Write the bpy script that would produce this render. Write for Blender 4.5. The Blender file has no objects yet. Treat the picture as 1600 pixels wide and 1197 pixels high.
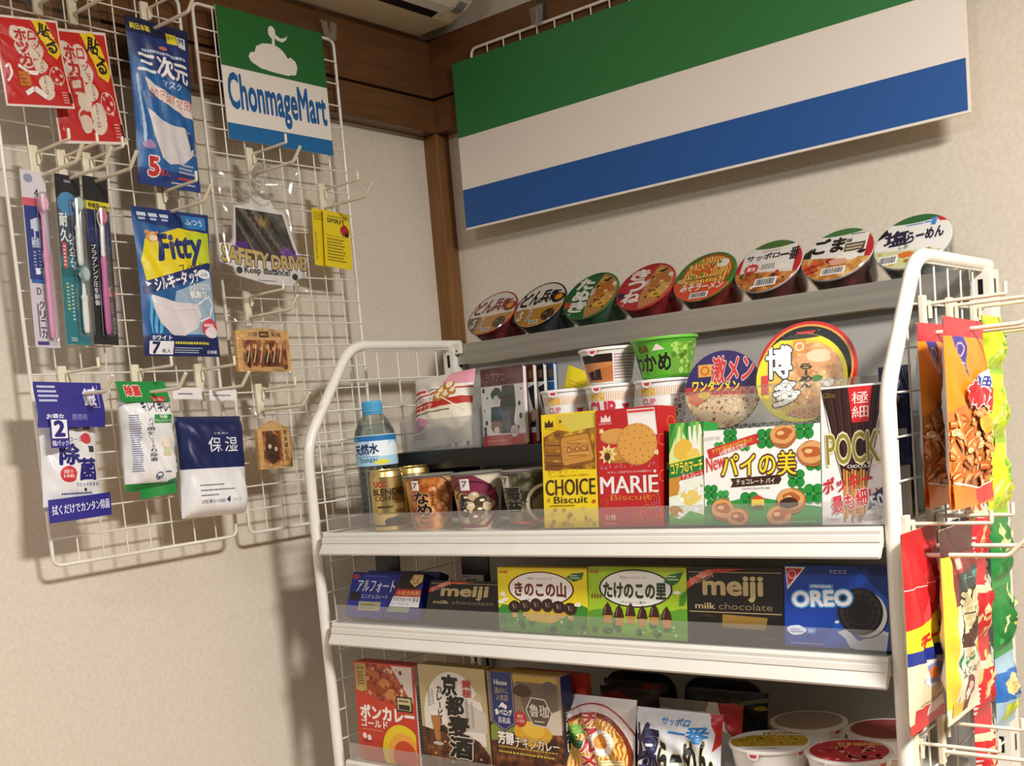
import bpy, bmesh, math, random
from mathutils import Vector, Matrix, Euler
from mathutils.geometry import tessellate_polygon

sc = bpy.context.scene
COL = sc.collection
R = math.radians
rnd = random.Random(7)

# ---------------------------------------------------------------- camera, world, light, exposure
cam_d = bpy.data.cameras.new('camera'); cam = bpy.data.objects.new('camera', cam_d); COL.objects.link(cam)
cam_d.sensor_width = 36.0
cam_d.lens = 1776.476 / 1600 * 36.0
cam_d.shift_x = (800 - 716.006) / 1600
cam_d.shift_y = (830.736 - 598.5) / 1600
cam_d.clip_start = 0.05
_r = ((0.7630287781581458, 0.6399801753081074, -0.09062261812092595),
      (-0.008355668775534987, -0.13042548313427654, -0.9914229047931584),
      (-0.6463105031653134, 0.7572414202627137, -0.09417093466884953))
cam.matrix_world = Matrix(((_r[0][0], -_r[1][0], -_r[2][0], 1.44916),
                           (_r[0][1], -_r[1][1], -_r[2][1], -1.80835),
                           (_r[0][2], -_r[1][2], -_r[2][2], 1.38940),
                           (0, 0, 0, 1)))
sc.camera = cam

world = bpy.data.worlds.new('world'); sc.world = world; world.use_nodes = True
world.node_tree.nodes['Background'].inputs[0].default_value = (1.0, 0.92, 0.82, 1)
world.node_tree.nodes['Background'].inputs[1].default_value = 0.05

def light(name, kind, loc, energy, color, **kw):
    d = bpy.data.lights.new(name, kind); d.energy = energy; d.color = color
    for k, v in kw.items(): setattr(d, k, v)
    o = bpy.data.objects.new(name, d); o.location = loc; COL.objects.link(o); return o

# the room's round ceiling lamp near the rack (above the frame), and an added rear fill
light('ceiling_lamp_light', 'AREA', (2.22, -1.22, 2.38), 100, (1.0, 0.965, 0.915), shape='DISK', size=0.42)
light('rear_fill_light', 'AREA', (0.85, -2.45, 2.44), 20, (0.92, 0.98, 1.06), shape='DISK', size=0.42)  # added fill without a real lamp, lifts the lower left wall and rack front

sc.view_settings.view_transform = 'Standard'
sc.view_settings.look = 'None'
sc.view_settings.exposure = 0.0
sc.view_settings.gamma = 1.0
sc.view_settings.use_curve_mapping = False

# ---------------------------------------------------------------- materials
_M = {}
def lin(h):
    h = h.lstrip('#'); v = [int(h[i:i+2], 16) / 255 for i in (0, 2, 4)]
    return tuple(c / 12.92 if c <= 0.04045 else ((c + 0.055) / 1.055) ** 2.4 for c in v) + (1,)
def _new(key):
    m = bpy.data.materials.new(key); m.use_nodes = True
    return m, m.node_tree, m.node_tree.nodes['Principled BSDF']
def mat(c, rough=0.42, metal=0.0, coat=0.0, spec=0.5):
    """plain printed / painted surface"""
    if not isinstance(c, str): return c
    if c in _NAMED: return named(c)
    k = (c, rough, metal, coat, spec)
    if k in _M: return _M[k]
    m, nt, b = _new('surface_' + c.strip('#'))
    b.inputs['Base Color'].default_value = lin(c); b.inputs['Roughness'].default_value = rough
    b.inputs['Metallic'].default_value = metal; b.inputs['Coat Weight'].default_value = coat
    b.inputs['Specular IOR Level'].default_value = spec
    _M[k] = m; return m
def speckle(key, cols, scale, rough=0.4, detail=4, stretch=(1, 1, 1), kind='noise', bump=0.0, lo=0.3, hi=0.7, coat=0.0, metallic=0.0):
    m, nt, b = _new(key)
    tc = nt.nodes.new('ShaderNodeTexCoord'); mp = nt.nodes.new('ShaderNodeMapping')
    mp.inputs['Scale'].default_value = stretch
    nt.links.new(tc.outputs['Object'], mp.inputs[0])
    if kind == 'noise':
        t = nt.nodes.new('ShaderNodeTexNoise'); t.inputs['Detail'].default_value = detail; out = t.outputs[0]
    elif kind == 'voronoi':
        t = nt.nodes.new('ShaderNodeTexVoronoi'); out = t.outputs['Distance']; lo, hi = 0.05, 0.6
    else:
        t = nt.nodes.new('ShaderNodeTexWave'); t.inputs['Distortion'].default_value = 9; t.inputs['Detail'].default_value = 3; out = t.outputs[1]; lo, hi = 0, 1
    t.inputs['Scale'].default_value = scale
    nt.links.new(mp.outputs[0], t.inputs['Vector'])
    cr = nt.nodes.new('ShaderNodeValToRGB'); el = cr.color_ramp.elements
    n = len(cols)
    el[0].position = lo; el[0].color = lin(cols[0]); el[1].position = hi; el[1].color = lin(cols[-1])
    for i in range(1, n - 1):
        e = el.new(lo + (hi - lo) * i / (n - 1)); e.color = lin(cols[i])
    nt.links.new(out, cr.inputs[0]); nt.links.new(cr.outputs[0], b.inputs['Base Color'])
    b.inputs['Roughness'].default_value = rough; b.inputs['Coat Weight'].default_value = coat; b.inputs['Metallic'].default_value = metallic
    if bump:
        bp = nt.nodes.new('ShaderNodeBump'); bp.inputs['Strength'].default_value = bump; bp.inputs['Distance'].default_value = 0.002
        nt.links.new(out, bp.inputs['Height']); nt.links.new(bp.outputs[0], b.inputs['Normal'])
    return m
def clear(key, gloss=0.1, tint='#ffffff', rough=0.06, haze=0.0, hazecol='#ffffff'):
    """thin clear plastic: mostly transparent, a little gloss, a little milky haze"""
    m = bpy.data.materials.new(key); m.use_nodes = True; nt = m.node_tree; nt.nodes.clear()
    o = nt.nodes.new('ShaderNodeOutputMaterial'); tr = nt.nodes.new('ShaderNodeBsdfTransparent'); tr.inputs[0].default_value = lin(tint)
    gl = nt.nodes.new('ShaderNodeBsdfGlossy'); gl.inputs['Roughness'].default_value = rough
    mx = nt.nodes.new('ShaderNodeMixShader'); fr = nt.nodes.new('ShaderNodeLayerWeight'); fr.inputs[0].default_value = 0.25
    mth = nt.nodes.new('ShaderNodeMath'); mth.operation = 'MULTIPLY_ADD'; mth.inputs[1].default_value = 0.5; mth.inputs[2].default_value = gloss
    nt.links.new(fr.outputs['Fresnel'], mth.inputs[0]); nt.links.new(mth.outputs[0], mx.inputs[0])
    src = tr
    if haze:
        df = nt.nodes.new('ShaderNodeBsdfDiffuse'); df.inputs[0].default_value = lin(hazecol)
        m2 = nt.nodes.new('ShaderNodeMixShader'); m2.inputs[0].default_value = haze
        nt.links.new(tr.outputs[0], m2.inputs[1]); nt.links.new(df.outputs[0], m2.inputs[2]); src = m2
    nt.links.new(src.outputs[0], mx.inputs[1]); nt.links.new(gl.outputs[0], mx.inputs[2]); nt.links.new(mx.outputs[0], o.inputs[0])
    return m
def metal(key, c, rough, aniso=None):
    m, nt, b = _new(key); b.inputs['Base Color'].default_value = lin(c); b.inputs['Metallic'].default_value = 1; b.inputs['Roughness'].default_value = rough
    return m
_NAMED = {
 'plaster': lambda: speckle('wall_plaster', ['#d5cab8', '#dad0be', '#dfd5c4'], 160, 0.85, 6, bump=0.12),
 'ceilingpaint': lambda: speckle('ceiling_board', ['#dccfb8', '#e2d6c2'], 30, 0.9),
 'floorwood': lambda: speckle('floor_boards', ['#7a5636', '#94683f', '#a87a4c'], 6, 0.4, 5, (1, 12, 1)),
 'wood_x': lambda: speckle('dark_timber_across', ['#59391d', '#644122', '#6e4928'], 9, 0.38, 6, (1.0, 14, 14), bump=0.08),
 'wood_y': lambda: speckle('dark_timber_along', ['#59391d', '#644122', '#6e4928'], 9, 0.38, 6, (14, 1.0, 14), bump=0.08),
 'wood_z': lambda: speckle('timber_post_grain', ['#6f4a24', '#7b532a', '#865c31'], 9, 0.4, 6, (16, 16, 1.0), bump=0.08),
 'white_enamel': lambda: speckle('white_enamel', ['#e8e4d8', '#efebe0'], 20, 0.28, 2, coat=0.3),
 'cream_plastic': lambda: speckle('cream_plastic', ['#e6dcc0', '#ece4cc'], 20, 0.38, 2),
 'rail_white': lambda: speckle('price_rail_white', ['#d8d5cb', '#dedbd1'], 10, 0.3, 2, coat=0.3),
 'steel_grey': lambda: speckle('grey_painted_steel', ['#aeaaa3', '#b6b2aa'], 5, 0.42, 3),
 'brushed': lambda: speckle('brushed_steel', ['#9a968e', '#a29e95', '#aaa69c'], 4, 0.3, 3, (1, 8, 30), metallic=0.55),
 'black': lambda: speckle('black_plastic', ['#0b0b0d', '#111114'], 30, 0.35, 2),
 'clear': lambda: clear('clear_plastic', 0.05),
 'film': lambda: clear('clear_film', 0.07, rough=0.12),
 'lip': lambda: clear('clear_price_lip', 0.04, '#f6f6f6', 0.10, haze=0.085, hazecol='#f4f2ee'),
 'milky': lambda: clear('milky_plastic', 0.04, '#f0f0f0', 0.2, haze=0.10, hazecol='#f4f0ea'),
 'water': lambda: clear('water_bottle_plastic', 0.06, '#eef3f3', 0.05),
 'gold': lambda: metal('gold_can_metal', '#e0c684', 0.36),
 'goldfoil': lambda: metal('gold_ink', '#c2a15a', 0.35),
 'silver': lambda: metal('silver_metal', '#c9c7c2', 0.3),
 'curry': lambda: speckle('curry_photo', ['#2a1006', '#5a2710', '#8a4519', '#b86f2c'], 75, 0.32, 4),
 'curry_red': lambda: speckle('red_curry_photo', ['#4a1208', '#8c2c12', '#b8542a', '#dca080'], 80, 0.32, 4),
 'darkcurry': lambda: speckle('dark_curry_photo', ['#1a0a05', '#3c1a0c', '#6a3416', '#94602e'], 70, 0.32, 4),
 'noodle': lambda: speckle('noodle_photo', ['#a85a12', '#d88e2a', '#eebb55', '#f5d68a'], 60, 0.35, 3, (1, 1, 1), 'wave'),
 'broth': lambda: speckle('broth_photo', ['#8a4a18', '#b87832', '#d8a860', '#ecd8a0'], 60, 0.35, 4),
 'miso': lambda: speckle('miso_photo', ['#6a3010', '#a85c24', '#d08c4a', '#e4b078'], 45, 0.3, 3),
 'greens': lambda: speckle('greens_photo', ['#123a10', '#2a6a20', '#58a038', '#a8c860'], 80, 0.35, 4),
 'wheat': lambda: speckle('biscuit_photo', ['#5a3208', '#8e5a12', '#c8961e', '#ecd040'], 60, 0.4, 4),
 'clam': lambda: speckle('clam_photo', ['#2a221c', '#6a5a48', '#b8a890', '#e8dcc8'], 60, 0.3, 4),
 'seaweed': lambda: speckle('seaweed_photo', ['#181a12', '#3a3a28', '#7a7256', '#b8ae90'], 55, 0.3, 4),
 'crumb': lambda: speckle('crumb_photo', ['#9a6a3a', '#c49a66', '#e0c090', '#f2dfba'], 140, 0.4, 4),
 'relief': lambda: speckle('aged_relief', ['#3a1408', '#7a3a18', '#b87840', '#e0b880'], 70, 0.5, 4),
 'murk': lambda: speckle('dark_print', ['#0e0b0b', '#201816', '#3a2c22', '#6a5230'], 55, 0.35, 4),
 'violet': lambda: speckle('violet_print', ['#2a1244', '#5a2488', '#8440b0'], 60, 0.35, 4),
 'emawood': lambda: speckle('plaque_wood', ['#c89858', '#d4a868', '#ddb67c'], 30, 0.6, 5, (1, 1, 12)),
 'crinkle_white': lambda: speckle('white_film_pack', ['#dcdcdc', '#ececec', '#f4f4f4'], 18, 0.3, 3, bump=0.3, coat=0.3),
 'mountain': lambda: speckle('mountain_print', ['#1f78b8', '#6ab0dc', '#d8ecf6', '#ffffff'], 26, 0.35, 5),
}
def named(k):
    if k not in _M: _M[k] = _NAMED[k]()
    return _M[k]

# ---------------------------------------------------------------- mesh collector
class MB:
    def __init__(s): s.v = []; s.f = []; s.m = []; s.sm = []; s.mats = []
    def mi(s, c):
        m = mat(c)
        if m not in s.mats: s.mats.append(m)
        return s.mats.index(m)
    def add(s, vs, fs, c, smooth=False):
        b = len(s.v); s.v += [tuple(p) for p in vs]; i = s.mi(c)
        for f in fs: s.f.append(tuple(b + k for k in f)); s.m.append(i); s.sm.append(smooth)
        return s
    def box(s, x0, y0, z0, x1, y1, z1, c, sides=None):
        v = [(x, y, z) for z in (z0, z1) for y in (y0, y1) for x in (x0, x1)]
        fs = {'b': (0, 2, 3, 1), 't': (4, 5, 7, 6), 'f': (0, 1, 5, 4), 'k': (2, 6, 7, 3), 'l': (0, 4, 6, 2), 'r': (1, 3, 7, 5)}
        for k, f in fs.items(): s.add([v[i] for i in f], [(0, 1, 2, 3)], (sides or {}).get(k, c))
        return s
    def cbox(s, x0, y0, z0, x1, y1, z1, c, b=0.003):
        """box with chamfered edges"""
        bm = bmesh.new(); bmesh.ops.create_cube(bm, size=1)
        bmesh.ops.scale(bm, vec=(x1 - x0, y1 - y0, z1 - z0), verts=bm.verts)
        bmesh.ops.translate(bm, vec=((x0 + x1) / 2, (y0 + y1) / 2, (z0 + z1) / 2), verts=bm.verts)
        bmesh.ops.bevel(bm, geom=bm.edges[:], offset=b, segments=2, profile=0.5, affect='EDGES')
        bm.verts.ensure_lookup_table()
        s.add([v.co[:] for v in bm.verts], [tuple(v.index for v in f.verts) for f in bm.faces], c); bm.free(); return s
    def tube(s, pts, r, c, n=8, closed=False, caps=True):
        pts = [Vector(p) for p in pts]; N = len(pts); rings = []; up = None
        for i, p in enumerate(pts):
            a = pts[(i - 1) % N] if (closed or i > 0) else p; b = pts[(i + 1) % N] if (closed or i < N - 1) else p
            t = (b - a).normalized()
            if up is None:
                up = t.orthogonal().normalized()
            up = (up - t * up.dot(t)).normalized(); w = t.cross(up)
            rings.append([p + (up * math.cos(2 * math.pi * k / n) + w * math.sin(2 * math.pi * k / n)) * r for k in range(n)])
        vs = [q for g in rings for q in g]; fs = []
        for i in range(N if closed else N - 1):
            j = (i + 1) % N
            for k in range(n): fs.append((i * n + k, i * n + (k + 1) % n, j * n + (k + 1) % n, j * n + k))
        s.add(vs, fs, c, True)
        if caps and not closed:
            s.add(rings[0], [tuple(range(n))[::-1]], c); s.add(rings[-1], [tuple(range(n))], c)
        return s
    def lathe(s, prof, c, n=40, o=(0, 0, 0), smooth=True):
        """prof: list of (radius, z[, material for the band that starts here])"""
        for a, b in zip(prof[:-1], prof[1:]):
            cc = a[2] if len(a) > 2 else c
            va = [(o[0] + a[0] * math.cos(2 * math.pi * k / n), o[1] + a[0] * math.sin(2 * math.pi * k / n), o[2] + a[1]) for k in range(n)]
            vb = [(o[0] + b[0] * math.cos(2 * math.pi * k / n), o[1] + b[0] * math.sin(2 * math.pi * k / n), o[2] + b[1]) for k in range(n)]
            s.add(va + vb, [(k, (k + 1) % n, n + (k + 1) % n, n + k) for k in range(n)], cc, smooth)
        return s
    def prism(s, poly, y0, y1, c, axis='y', sidec=None):
        """extrude a 2-D outline (a, b) along an axis"""
        def P(a, b, t): return (a, t, b) if axis == 'y' else ((t, a, b) if axis == 'x' else (a, b, t))
        n = len(poly); tr = tessellate_polygon([[Vector((a, b, 0)) for a, b in poly]])
        s.add([P(a, b, y0) for a, b in poly], [tuple(t) for t in tr], c); s.add([P(a, b, y1) for a, b in poly], [tuple(t) for t in tr], c)
        for i in range(n):
            j = (i + 1) % n
            s.add([P(*poly[i], y0), P(*poly[j], y0), P(*poly[j], y1), P(*poly[i], y1)], [(0, 1, 2, 3)], sidec or c)
        return s
    def grid(s, fn, nu, nv, c, smooth=True):
        vs = [fn(i / nu, j / nv) for j in range(nv + 1) for i in range(nu + 1)]; fs = []
        for j in range(nv):
            for i in range(nu):
                a, b, c_, d = j * (nu + 1) + i, j * (nu + 1) + i + 1, (j + 1) * (nu + 1) + i + 1, (j + 1) * (nu + 1) + i
                fs += [(a, b, c_), (a, c_, d)]
        return s.add(vs, fs, c, smooth)
    def build(s, name, parent=None, loc=None, rot=None):
        me = bpy.data.meshes.new(name); me.from_pydata(s.v, [], s.f)
        for m in s.mats: me.materials.append(m)
        me.polygons.foreach_set('material_index', s.m); me.polygons.foreach_set('use_smooth', s.sm); me.update()
        o = bpy.data.objects.new(name, me); COL.objects.link(o)
        if parent: o.parent = parent
        if loc: o.location = loc
        if rot: o.rotation_euler = rot
        return o

def bend(pts, r, k=5):
    """round the corners of a polyline"""
    P = [Vector(p) for p in pts]; out = [P[0]]
    for a, b, c in zip(P[:-2], P[1:-1], P[2:]):
        d1 = (a - b); d2 = (c - b); t = min(r, d1.length * .49, d2.length * .49)
        p0 = b + d1.normalized() * t; p1 = b + d2.normalized() * t
        for i in range(k + 1):
            f = i / k; out.append(p0 * (1 - f) ** 2 + b * 2 * f * (1 - f) + p1 * f * f)
    out.append(P[-1]); return out
def ringbend(pts, r, k=5):
    P = [Vector(p) for p in pts]; out = []
    for i, b in enumerate(P):
        a = P[i - 1]; c = P[(i + 1) % len(P)]
        p0 = b + (a - b).normalized() * r; p1 = b + (c - b).normalized() * r
        for j in range(k + 1):
            f = j / k; out.append(p0 * (1 - f) ** 2 + b * 2 * f * (1 - f) + p1 * f * f)
    return out

def tag(o, label, cat, group=None, kind=None):
    o['label'] = label; o['category'] = cat
    if group: o['group'] = group
    if kind: o['kind'] = kind
    return o
def thing(name, label, cat, loc=(0, 0, 0), rot=(0, 0, 0), group=None):
    o = bpy.data.objects.new(name, None); o.empty_display_size = 0.02; COL.objects.link(o); o.location = loc; o.rotation_euler = rot
    return tag(o, label, cat, group)
def struct(mb, name):
    o = mb.build(name); o['kind'] = 'structure'; return o
def copy_tree(o, parent=None):
    c = o.copy(); COL.objects.link(c); c.parent = parent
    for ch in list(o.children): copy_tree(ch, c)
    return c

# ---------------------------------------------------------------- printed artwork laid on a surface
_TX = {}
_tc = bpy.data.curves.new('lettering', 'FONT'); _tc.resolution_u = 3; _to = bpy.data.objects.new('lettering', _tc); COL.objects.link(_to)
def glyphs(s, bold):
    k = (s, bold)
    if k not in _TX:
        _tc.body = s; _tc.offset = bold
        dg = bpy.context.evaluated_depsgraph_get(); dg.update(); e = _to.evaluated_get(dg); m = e.to_mesh()
        vs = [(v.co.x, v.co.y) for v in m.vertices]; m.calc_loop_triangles(); ts = [tuple(t.vertices) for t in m.loop_triangles]; e.to_mesh_clear()
        xs = [v[0] for v in vs] or [0, 1]; ys = [v[1] for v in vs] or [0, 1]
        _TX[k] = (vs, ts, min(xs), max(xs), min(ys), max(ys))
    return _TX[k]
def clip_poly(p, cv):
    n = len(cv)
    for i in range(n):
        ax, ay = cv[i]; bx, by = cv[(i + 1) % n]; q = []
        for j in range(len(p)):
            c = p[j]; d = p[(j + 1) % len(p)]
            sc_ = (bx - ax) * (c[1] - ay) - (by - ay) * (c[0] - ax); sd = (bx - ax) * (d[1] - ay) - (by - ay) * (d[0] - ax)
            if sc_ >= 0: q.append(c)
            if (sc_ > 0) != (sd > 0) and abs(sc_ - sd) > 1e-15:
                t = sc_ / (sc_ - sd); q.append((c[0] + (d[0] - c[0]) * t, c[1] + (d[1] - c[1]) * t))
        p = q
        if len(p) < 3: return []
    return p
CIRC = [(0.5 + 0.5 * math.cos(2 * math.pi * k / 40), 0.5 + 0.5 * math.sin(2 * math.pi * k / 40)) for k in range(40)]
BOXC = [(0, 0), (1, 0), (1, 1), (0, 1)]
class Art:
    """artwork in face coordinates 0..1 (u right, v up); fn(u, v, d) gives the point d metres off the surface.
    On a curved face cells=(nu, nv) cuts the artwork along the face's own mesh so that it lies exactly on it."""
    def __init__(s, mb, fn, w, h, cells=None, step=2.2e-5, lift=3e-5, clip=BOXC):
        s.mb, s.fn, s.w, s.h, s.step, s.d, s.clip, s.cells = mb, fn, w, h, step, lift, clip, cells
        if cells:
            nu, nv = cells
            s.G0 = [[Vector(fn(i / nu, j / nv, 0)) for i in range(nu + 1)] for j in range(nv + 1)]
            s.G1 = [[(Vector(fn(i / nu, j / nv, .001)) - s.G0[j][i]) * 1000 for i in range(nu + 1)] for j in range(nv + 1)]
    def at(s, u, v):
        if not s.cells: return s.fn(u, v, s.d)
        nu, nv = s.cells; U, V = min(max(u, 0), 1) * nu, min(max(v, 0), 1) * nv
        i, j = min(int(U), nu - 1), min(int(V), nv - 1); f, g = U - i, V - j
        def L(G):
            if f >= g: return G[j][i] * (1 - f) + G[j][i + 1] * (f - g) + G[j + 1][i + 1] * g
            return G[j][i] * (1 - g) + G[j + 1][i] * (g - f) + G[j + 1][i + 1] * f
        return L(s.G0) + L(s.G1) * s.d
    def tris(s, vs, ts, c, smooth=False):
        s.d += s.step; V = []; F = []; ix = {}
        def vid(p):
            k = (round(p[0], 6), round(p[1], 6))
            if k not in ix: ix[k] = len(V); V.append(s.at(p[0], p[1]))
            return ix[k]
        def put(a):
            for i in range(1, len(a) - 1):
                f = (vid(a[0]), vid(a[i]), vid(a[i + 1]))
                if len(set(f)) == 3: F.append(f)
        for t in ts:
            a = [vs[i] for i in t]
            if (a[1][0]-a[0][0])*(a[2][1]-a[0][1])-(a[1][1]-a[0][1])*(a[2][0]-a[0][0]) < 0: a = a[::-1]
            if s.clip and (s.clip is CIRC or any(not (0 <= p[0] <= 1 and 0 <= p[1] <= 1) for p in a)): a = clip_poly(a, s.clip)
            if len(a) < 3: continue
            if not s.cells: put(a); continue
            nu, nv = s.cells; us = [p[0] for p in a]; vv = [p[1] for p in a]
            for i in range(max(0, int(min(us) * nu - 1e-9)), min(nu - 1, int(max(us) * nu - 1e-9)) + 1):
                for j in range(max(0, int(min(vv) * nv - 1e-9)), min(nv - 1, int(max(vv) * nv - 1e-9)) + 1):
                    p00, p10, p11, p01 = (i / nu, j / nv), ((i + 1) / nu, j / nv), ((i + 1) / nu, (j + 1) / nv), (i / nu, (j + 1) / nv)
                    for q in ((p00, p10, p11), (p00, p11, p01)):
                        b = clip_poly(a, q)
                        if len(b) > 2: put(b)
        s.mb.add(V, F, c, bool(s.cells)); return s
    def p(s, pts, c):
        t = tessellate_polygon([[Vector((a * s.w, b * s.h, 0)) for a, b in pts]])
        return s.tris(pts, [tuple(x) for x in t], c)
    def r(s, u0, v0, u1, v1, c): return s.tris([(u0, v0), (u1, v0), (u1, v1), (u0, v1)], [(0, 1, 2), (0, 2, 3)], c)
    def e(s, cu, cv, ru, rv, c, n=28, a0=0, a1=360, rot=0):
        pts = []
        full = abs(a1 - a0) >= 360
        for k in range(n if full else n + 1):
            a = R(a0 + (a1 - a0) * k / n); x, y = ru * math.cos(a), rv * math.sin(a)
            if rot:
                X, Y = x * s.w, y * s.h; q = R(rot); x, y = (X * math.cos(q) - Y * math.sin(q)) / s.w, (X * math.sin(q) + Y * math.cos(q)) / s.h
            pts.append((cu + x, cv + y))
        if not full: pts.append((cu, cv))
        return s.p(pts, c)
    def o(s, cu, cv, ru, rv, th, c, n=36, a0=0, a1=360):
        """ring outline, th = thickness as a share of the radius"""
        vs = []; ts = []
        for k in range(n + 1):
            a = R(a0 + (a1 - a0) * k / n)
            vs += [(cu + ru * math.cos(a), cv + rv * math.sin(a)), (cu + ru * (1 - th) * math.cos(a), cv + rv * (1 - th) * math.sin(a))]
        for k in range(n): i = 2 * k; ts += [(i, i + 2, i + 3), (i, i + 3, i + 1)]
        return s.tris(vs, ts, c)
    def line(s, pts, th, c):
        """stroke of width th metres"""
        for a, b in zip(pts[:-1], pts[1:]):
            dx, dy = (b[0] - a[0]) * s.w, (b[1] - a[1]) * s.h; L = math.hypot(dx, dy) or 1
            nx, ny = -dy / L * th / 2 / s.w, dx / L * th / 2 / s.h
            s.tris([(a[0] - nx, a[1] - ny), (b[0] - nx, b[1] - ny), (b[0] + nx, b[1] + ny), (a[0] + nx, a[1] + ny)], [(0, 1, 2), (0, 2, 3)], c); s.d -= s.step
        s.d += s.step; return s
    def t(s, txt, u0, v0, u1, v1, c, b=0.0, o=None, ow=0.06, rot=0, sl=0.0):
        """lettering stretched into the box; o/ow outline colour/width, rot degrees about the centre, sl slant"""
        base = glyphs(txt, 0.0); x0, x1, y0, y1 = base[2:]
        cu, cv = (u0 + u1) / 2, (v0 + v1) / 2; ca, sa = math.cos(R(rot)), math.sin(R(rot))
        vs, ts = glyphs(txt, 0.0)[:2]
        for bb, cc in ([(b + ow, o)] if o else []) + [(b, c)]:
            # a heavier face is the same outline laid down several times, shifted around
            if bb == 0: sh = [(0, 0)]
            elif bb < 0.026: sh = [(-bb, 0), (bb, 0)]
            else: sh = [(bb * math.cos(k * .7854), bb * math.sin(k * .7854)) for k in range(8)]
            if bb >= .1: sh += [(.5 * x, .5 * y) for x, y in sh]
            st = s.step; s.step = st * .12; s.d += st
            for sx, sy in sh:
                q = []
                for x, y in vs:
                    U = u0 + (x + sx - x0) / (x1 - x0) * (u1 - u0); V = v0 + (y + sy - y0) / max(y1 - y0, 0.05) * (v1 - v0)
                    dx, dy = (U - cu) * s.w, (V - cv) * s.h; dx += dy * sl
                    q.append((cu + (dx * ca - dy * sa) / s.w, cv + (dx * sa + dy * ca) / s.h))
                s.tris(q, ts, cc)
            s.step = st
        return s
    def tv(s, txt, u0, v0, u1, v1, c, b=0.0, o=None, ow=0.06, sl=0.0, rot=0):
        """vertical lettering, top to bottom"""
        n = len(txt); h = (v1 - v0) / n
        for i, ch in enumerate(txt):
            a, z = v1 - h * (i + 0.93), v1 - h * (i + 0.07)
            if ch == 'ー': s.r((u0 * .6 + u1 * .4), a, (u0 * .4 + u1 * .6), z, c)
            elif ch != ' ': s.t(ch, u0, a, u1, z, c, b, o, ow, rot, sl)
        return s
    def fine(s, u0, v0, u1, v1, rows, c, fill=0.8, seed=1):
        """rows of print too small to read"""
        g = random.Random(seed); h = (v1 - v0) / rows
        for i in range(rows):
            u = u0; e = u1 - (u1 - u0) * g.random() * 0.25
            while u < e:
                w = (u1 - u0) * g.uniform(0.02, 0.05)
                s.r(u, v0 + h * (i + 0.2), min(u + w, e), v0 + h * (i + 0.2 + 0.6 * fill), c); s.d -= s.step; u += w * 1.35
        s.d += s.step; return s
    def barcode(s, u0, v0, u1, v1, c='#1a1a1a', bg='#f4f4f0', seed=3):
        s.r(u0, v0, u1, v1, bg); g = random.Random(seed); u = u0 + (u1 - u0) * .07
        while u < u1 - (u1 - u0) * .09:
            w = (u1 - u0) * g.choice((.015, .03, .045)); s.r(u, v0 + (v1 - v0) * .15, u + w, v1 - (v1 - v0) * .12, c); s.d -= s.step; u += w + (u1 - u0) * g.choice((.015, .03))
        s.d += s.step; return s
    def blob(s, cu, cv, ru, rv, c, seed=0, wob=0.18, n=26, k=5):
        g = random.Random(seed); ph = [g.uniform(0, 6.28) for _ in range(k)]
        pts = []
        for i in range(n):
            a = 2 * math.pi * i / n; q = 1 + wob * sum(math.sin(a * (j + 2) + ph[j]) / (j + 1.5) for j in range(k))
            pts.append((cu + ru * q * math.cos(a), cv + rv * q * math.sin(a)))
        return s.p(pts, c)
    def star(s, cu, cv, ru, rv, c, n=8, inner=0.6, rot=0):
        return s.p([(cu + ru * (1 if i % 2 == 0 else inner) * math.cos(math.pi * i / n + R(rot)), cv + rv * (1 if i % 2 == 0 else inner) * math.sin(math.pi * i / n + R(rot))) for i in range(2 * n)], c)
    def scatter(s, u0, v0, u1, v1, n, ru, cols, seed=0, asp=1.0):
        g = random.Random(seed)
        for i in range(n):
            q = ru * g.uniform(.6, 1.2); s.e(g.uniform(u0, u1), g.uniform(v0, v1), q, q * s.w / s.h * asp, g.choice(cols), 10, rot=g.uniform(0, 180))
            s.d -= s.step
        s.d += s.step; return s

def flat(mb, w, h, y=0.0):  # front face of a box: x right, z up, facing -y
    return Art(mb, lambda u, v, d: (u * w, y - d, v * h), w, h)
def rside(mb, x, dep, h):   # right side of a box, u runs from front to back
    return Art(mb, lambda u, v, d: (x + d, u * dep, v * h), dep, h)

def carton(name, label, cat, x, y, z, w, dep, h, tilt, front, side, top, art, group=None, sideart=None, yaw=0):
    mb = MB(); mb.box(0, 0, 0, w, dep, h, side, {'f': front, 't': top})
    art(flat(mb, w, h))
    if sideart: sideart(rside(mb, w, dep, h))
    o = mb.build(name, None, (x, y, z + dep * math.sin(R(max(tilt, 0)))), (-R(tilt), 0, R(yaw)))
    return tag(o, label, cat, group)

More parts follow.
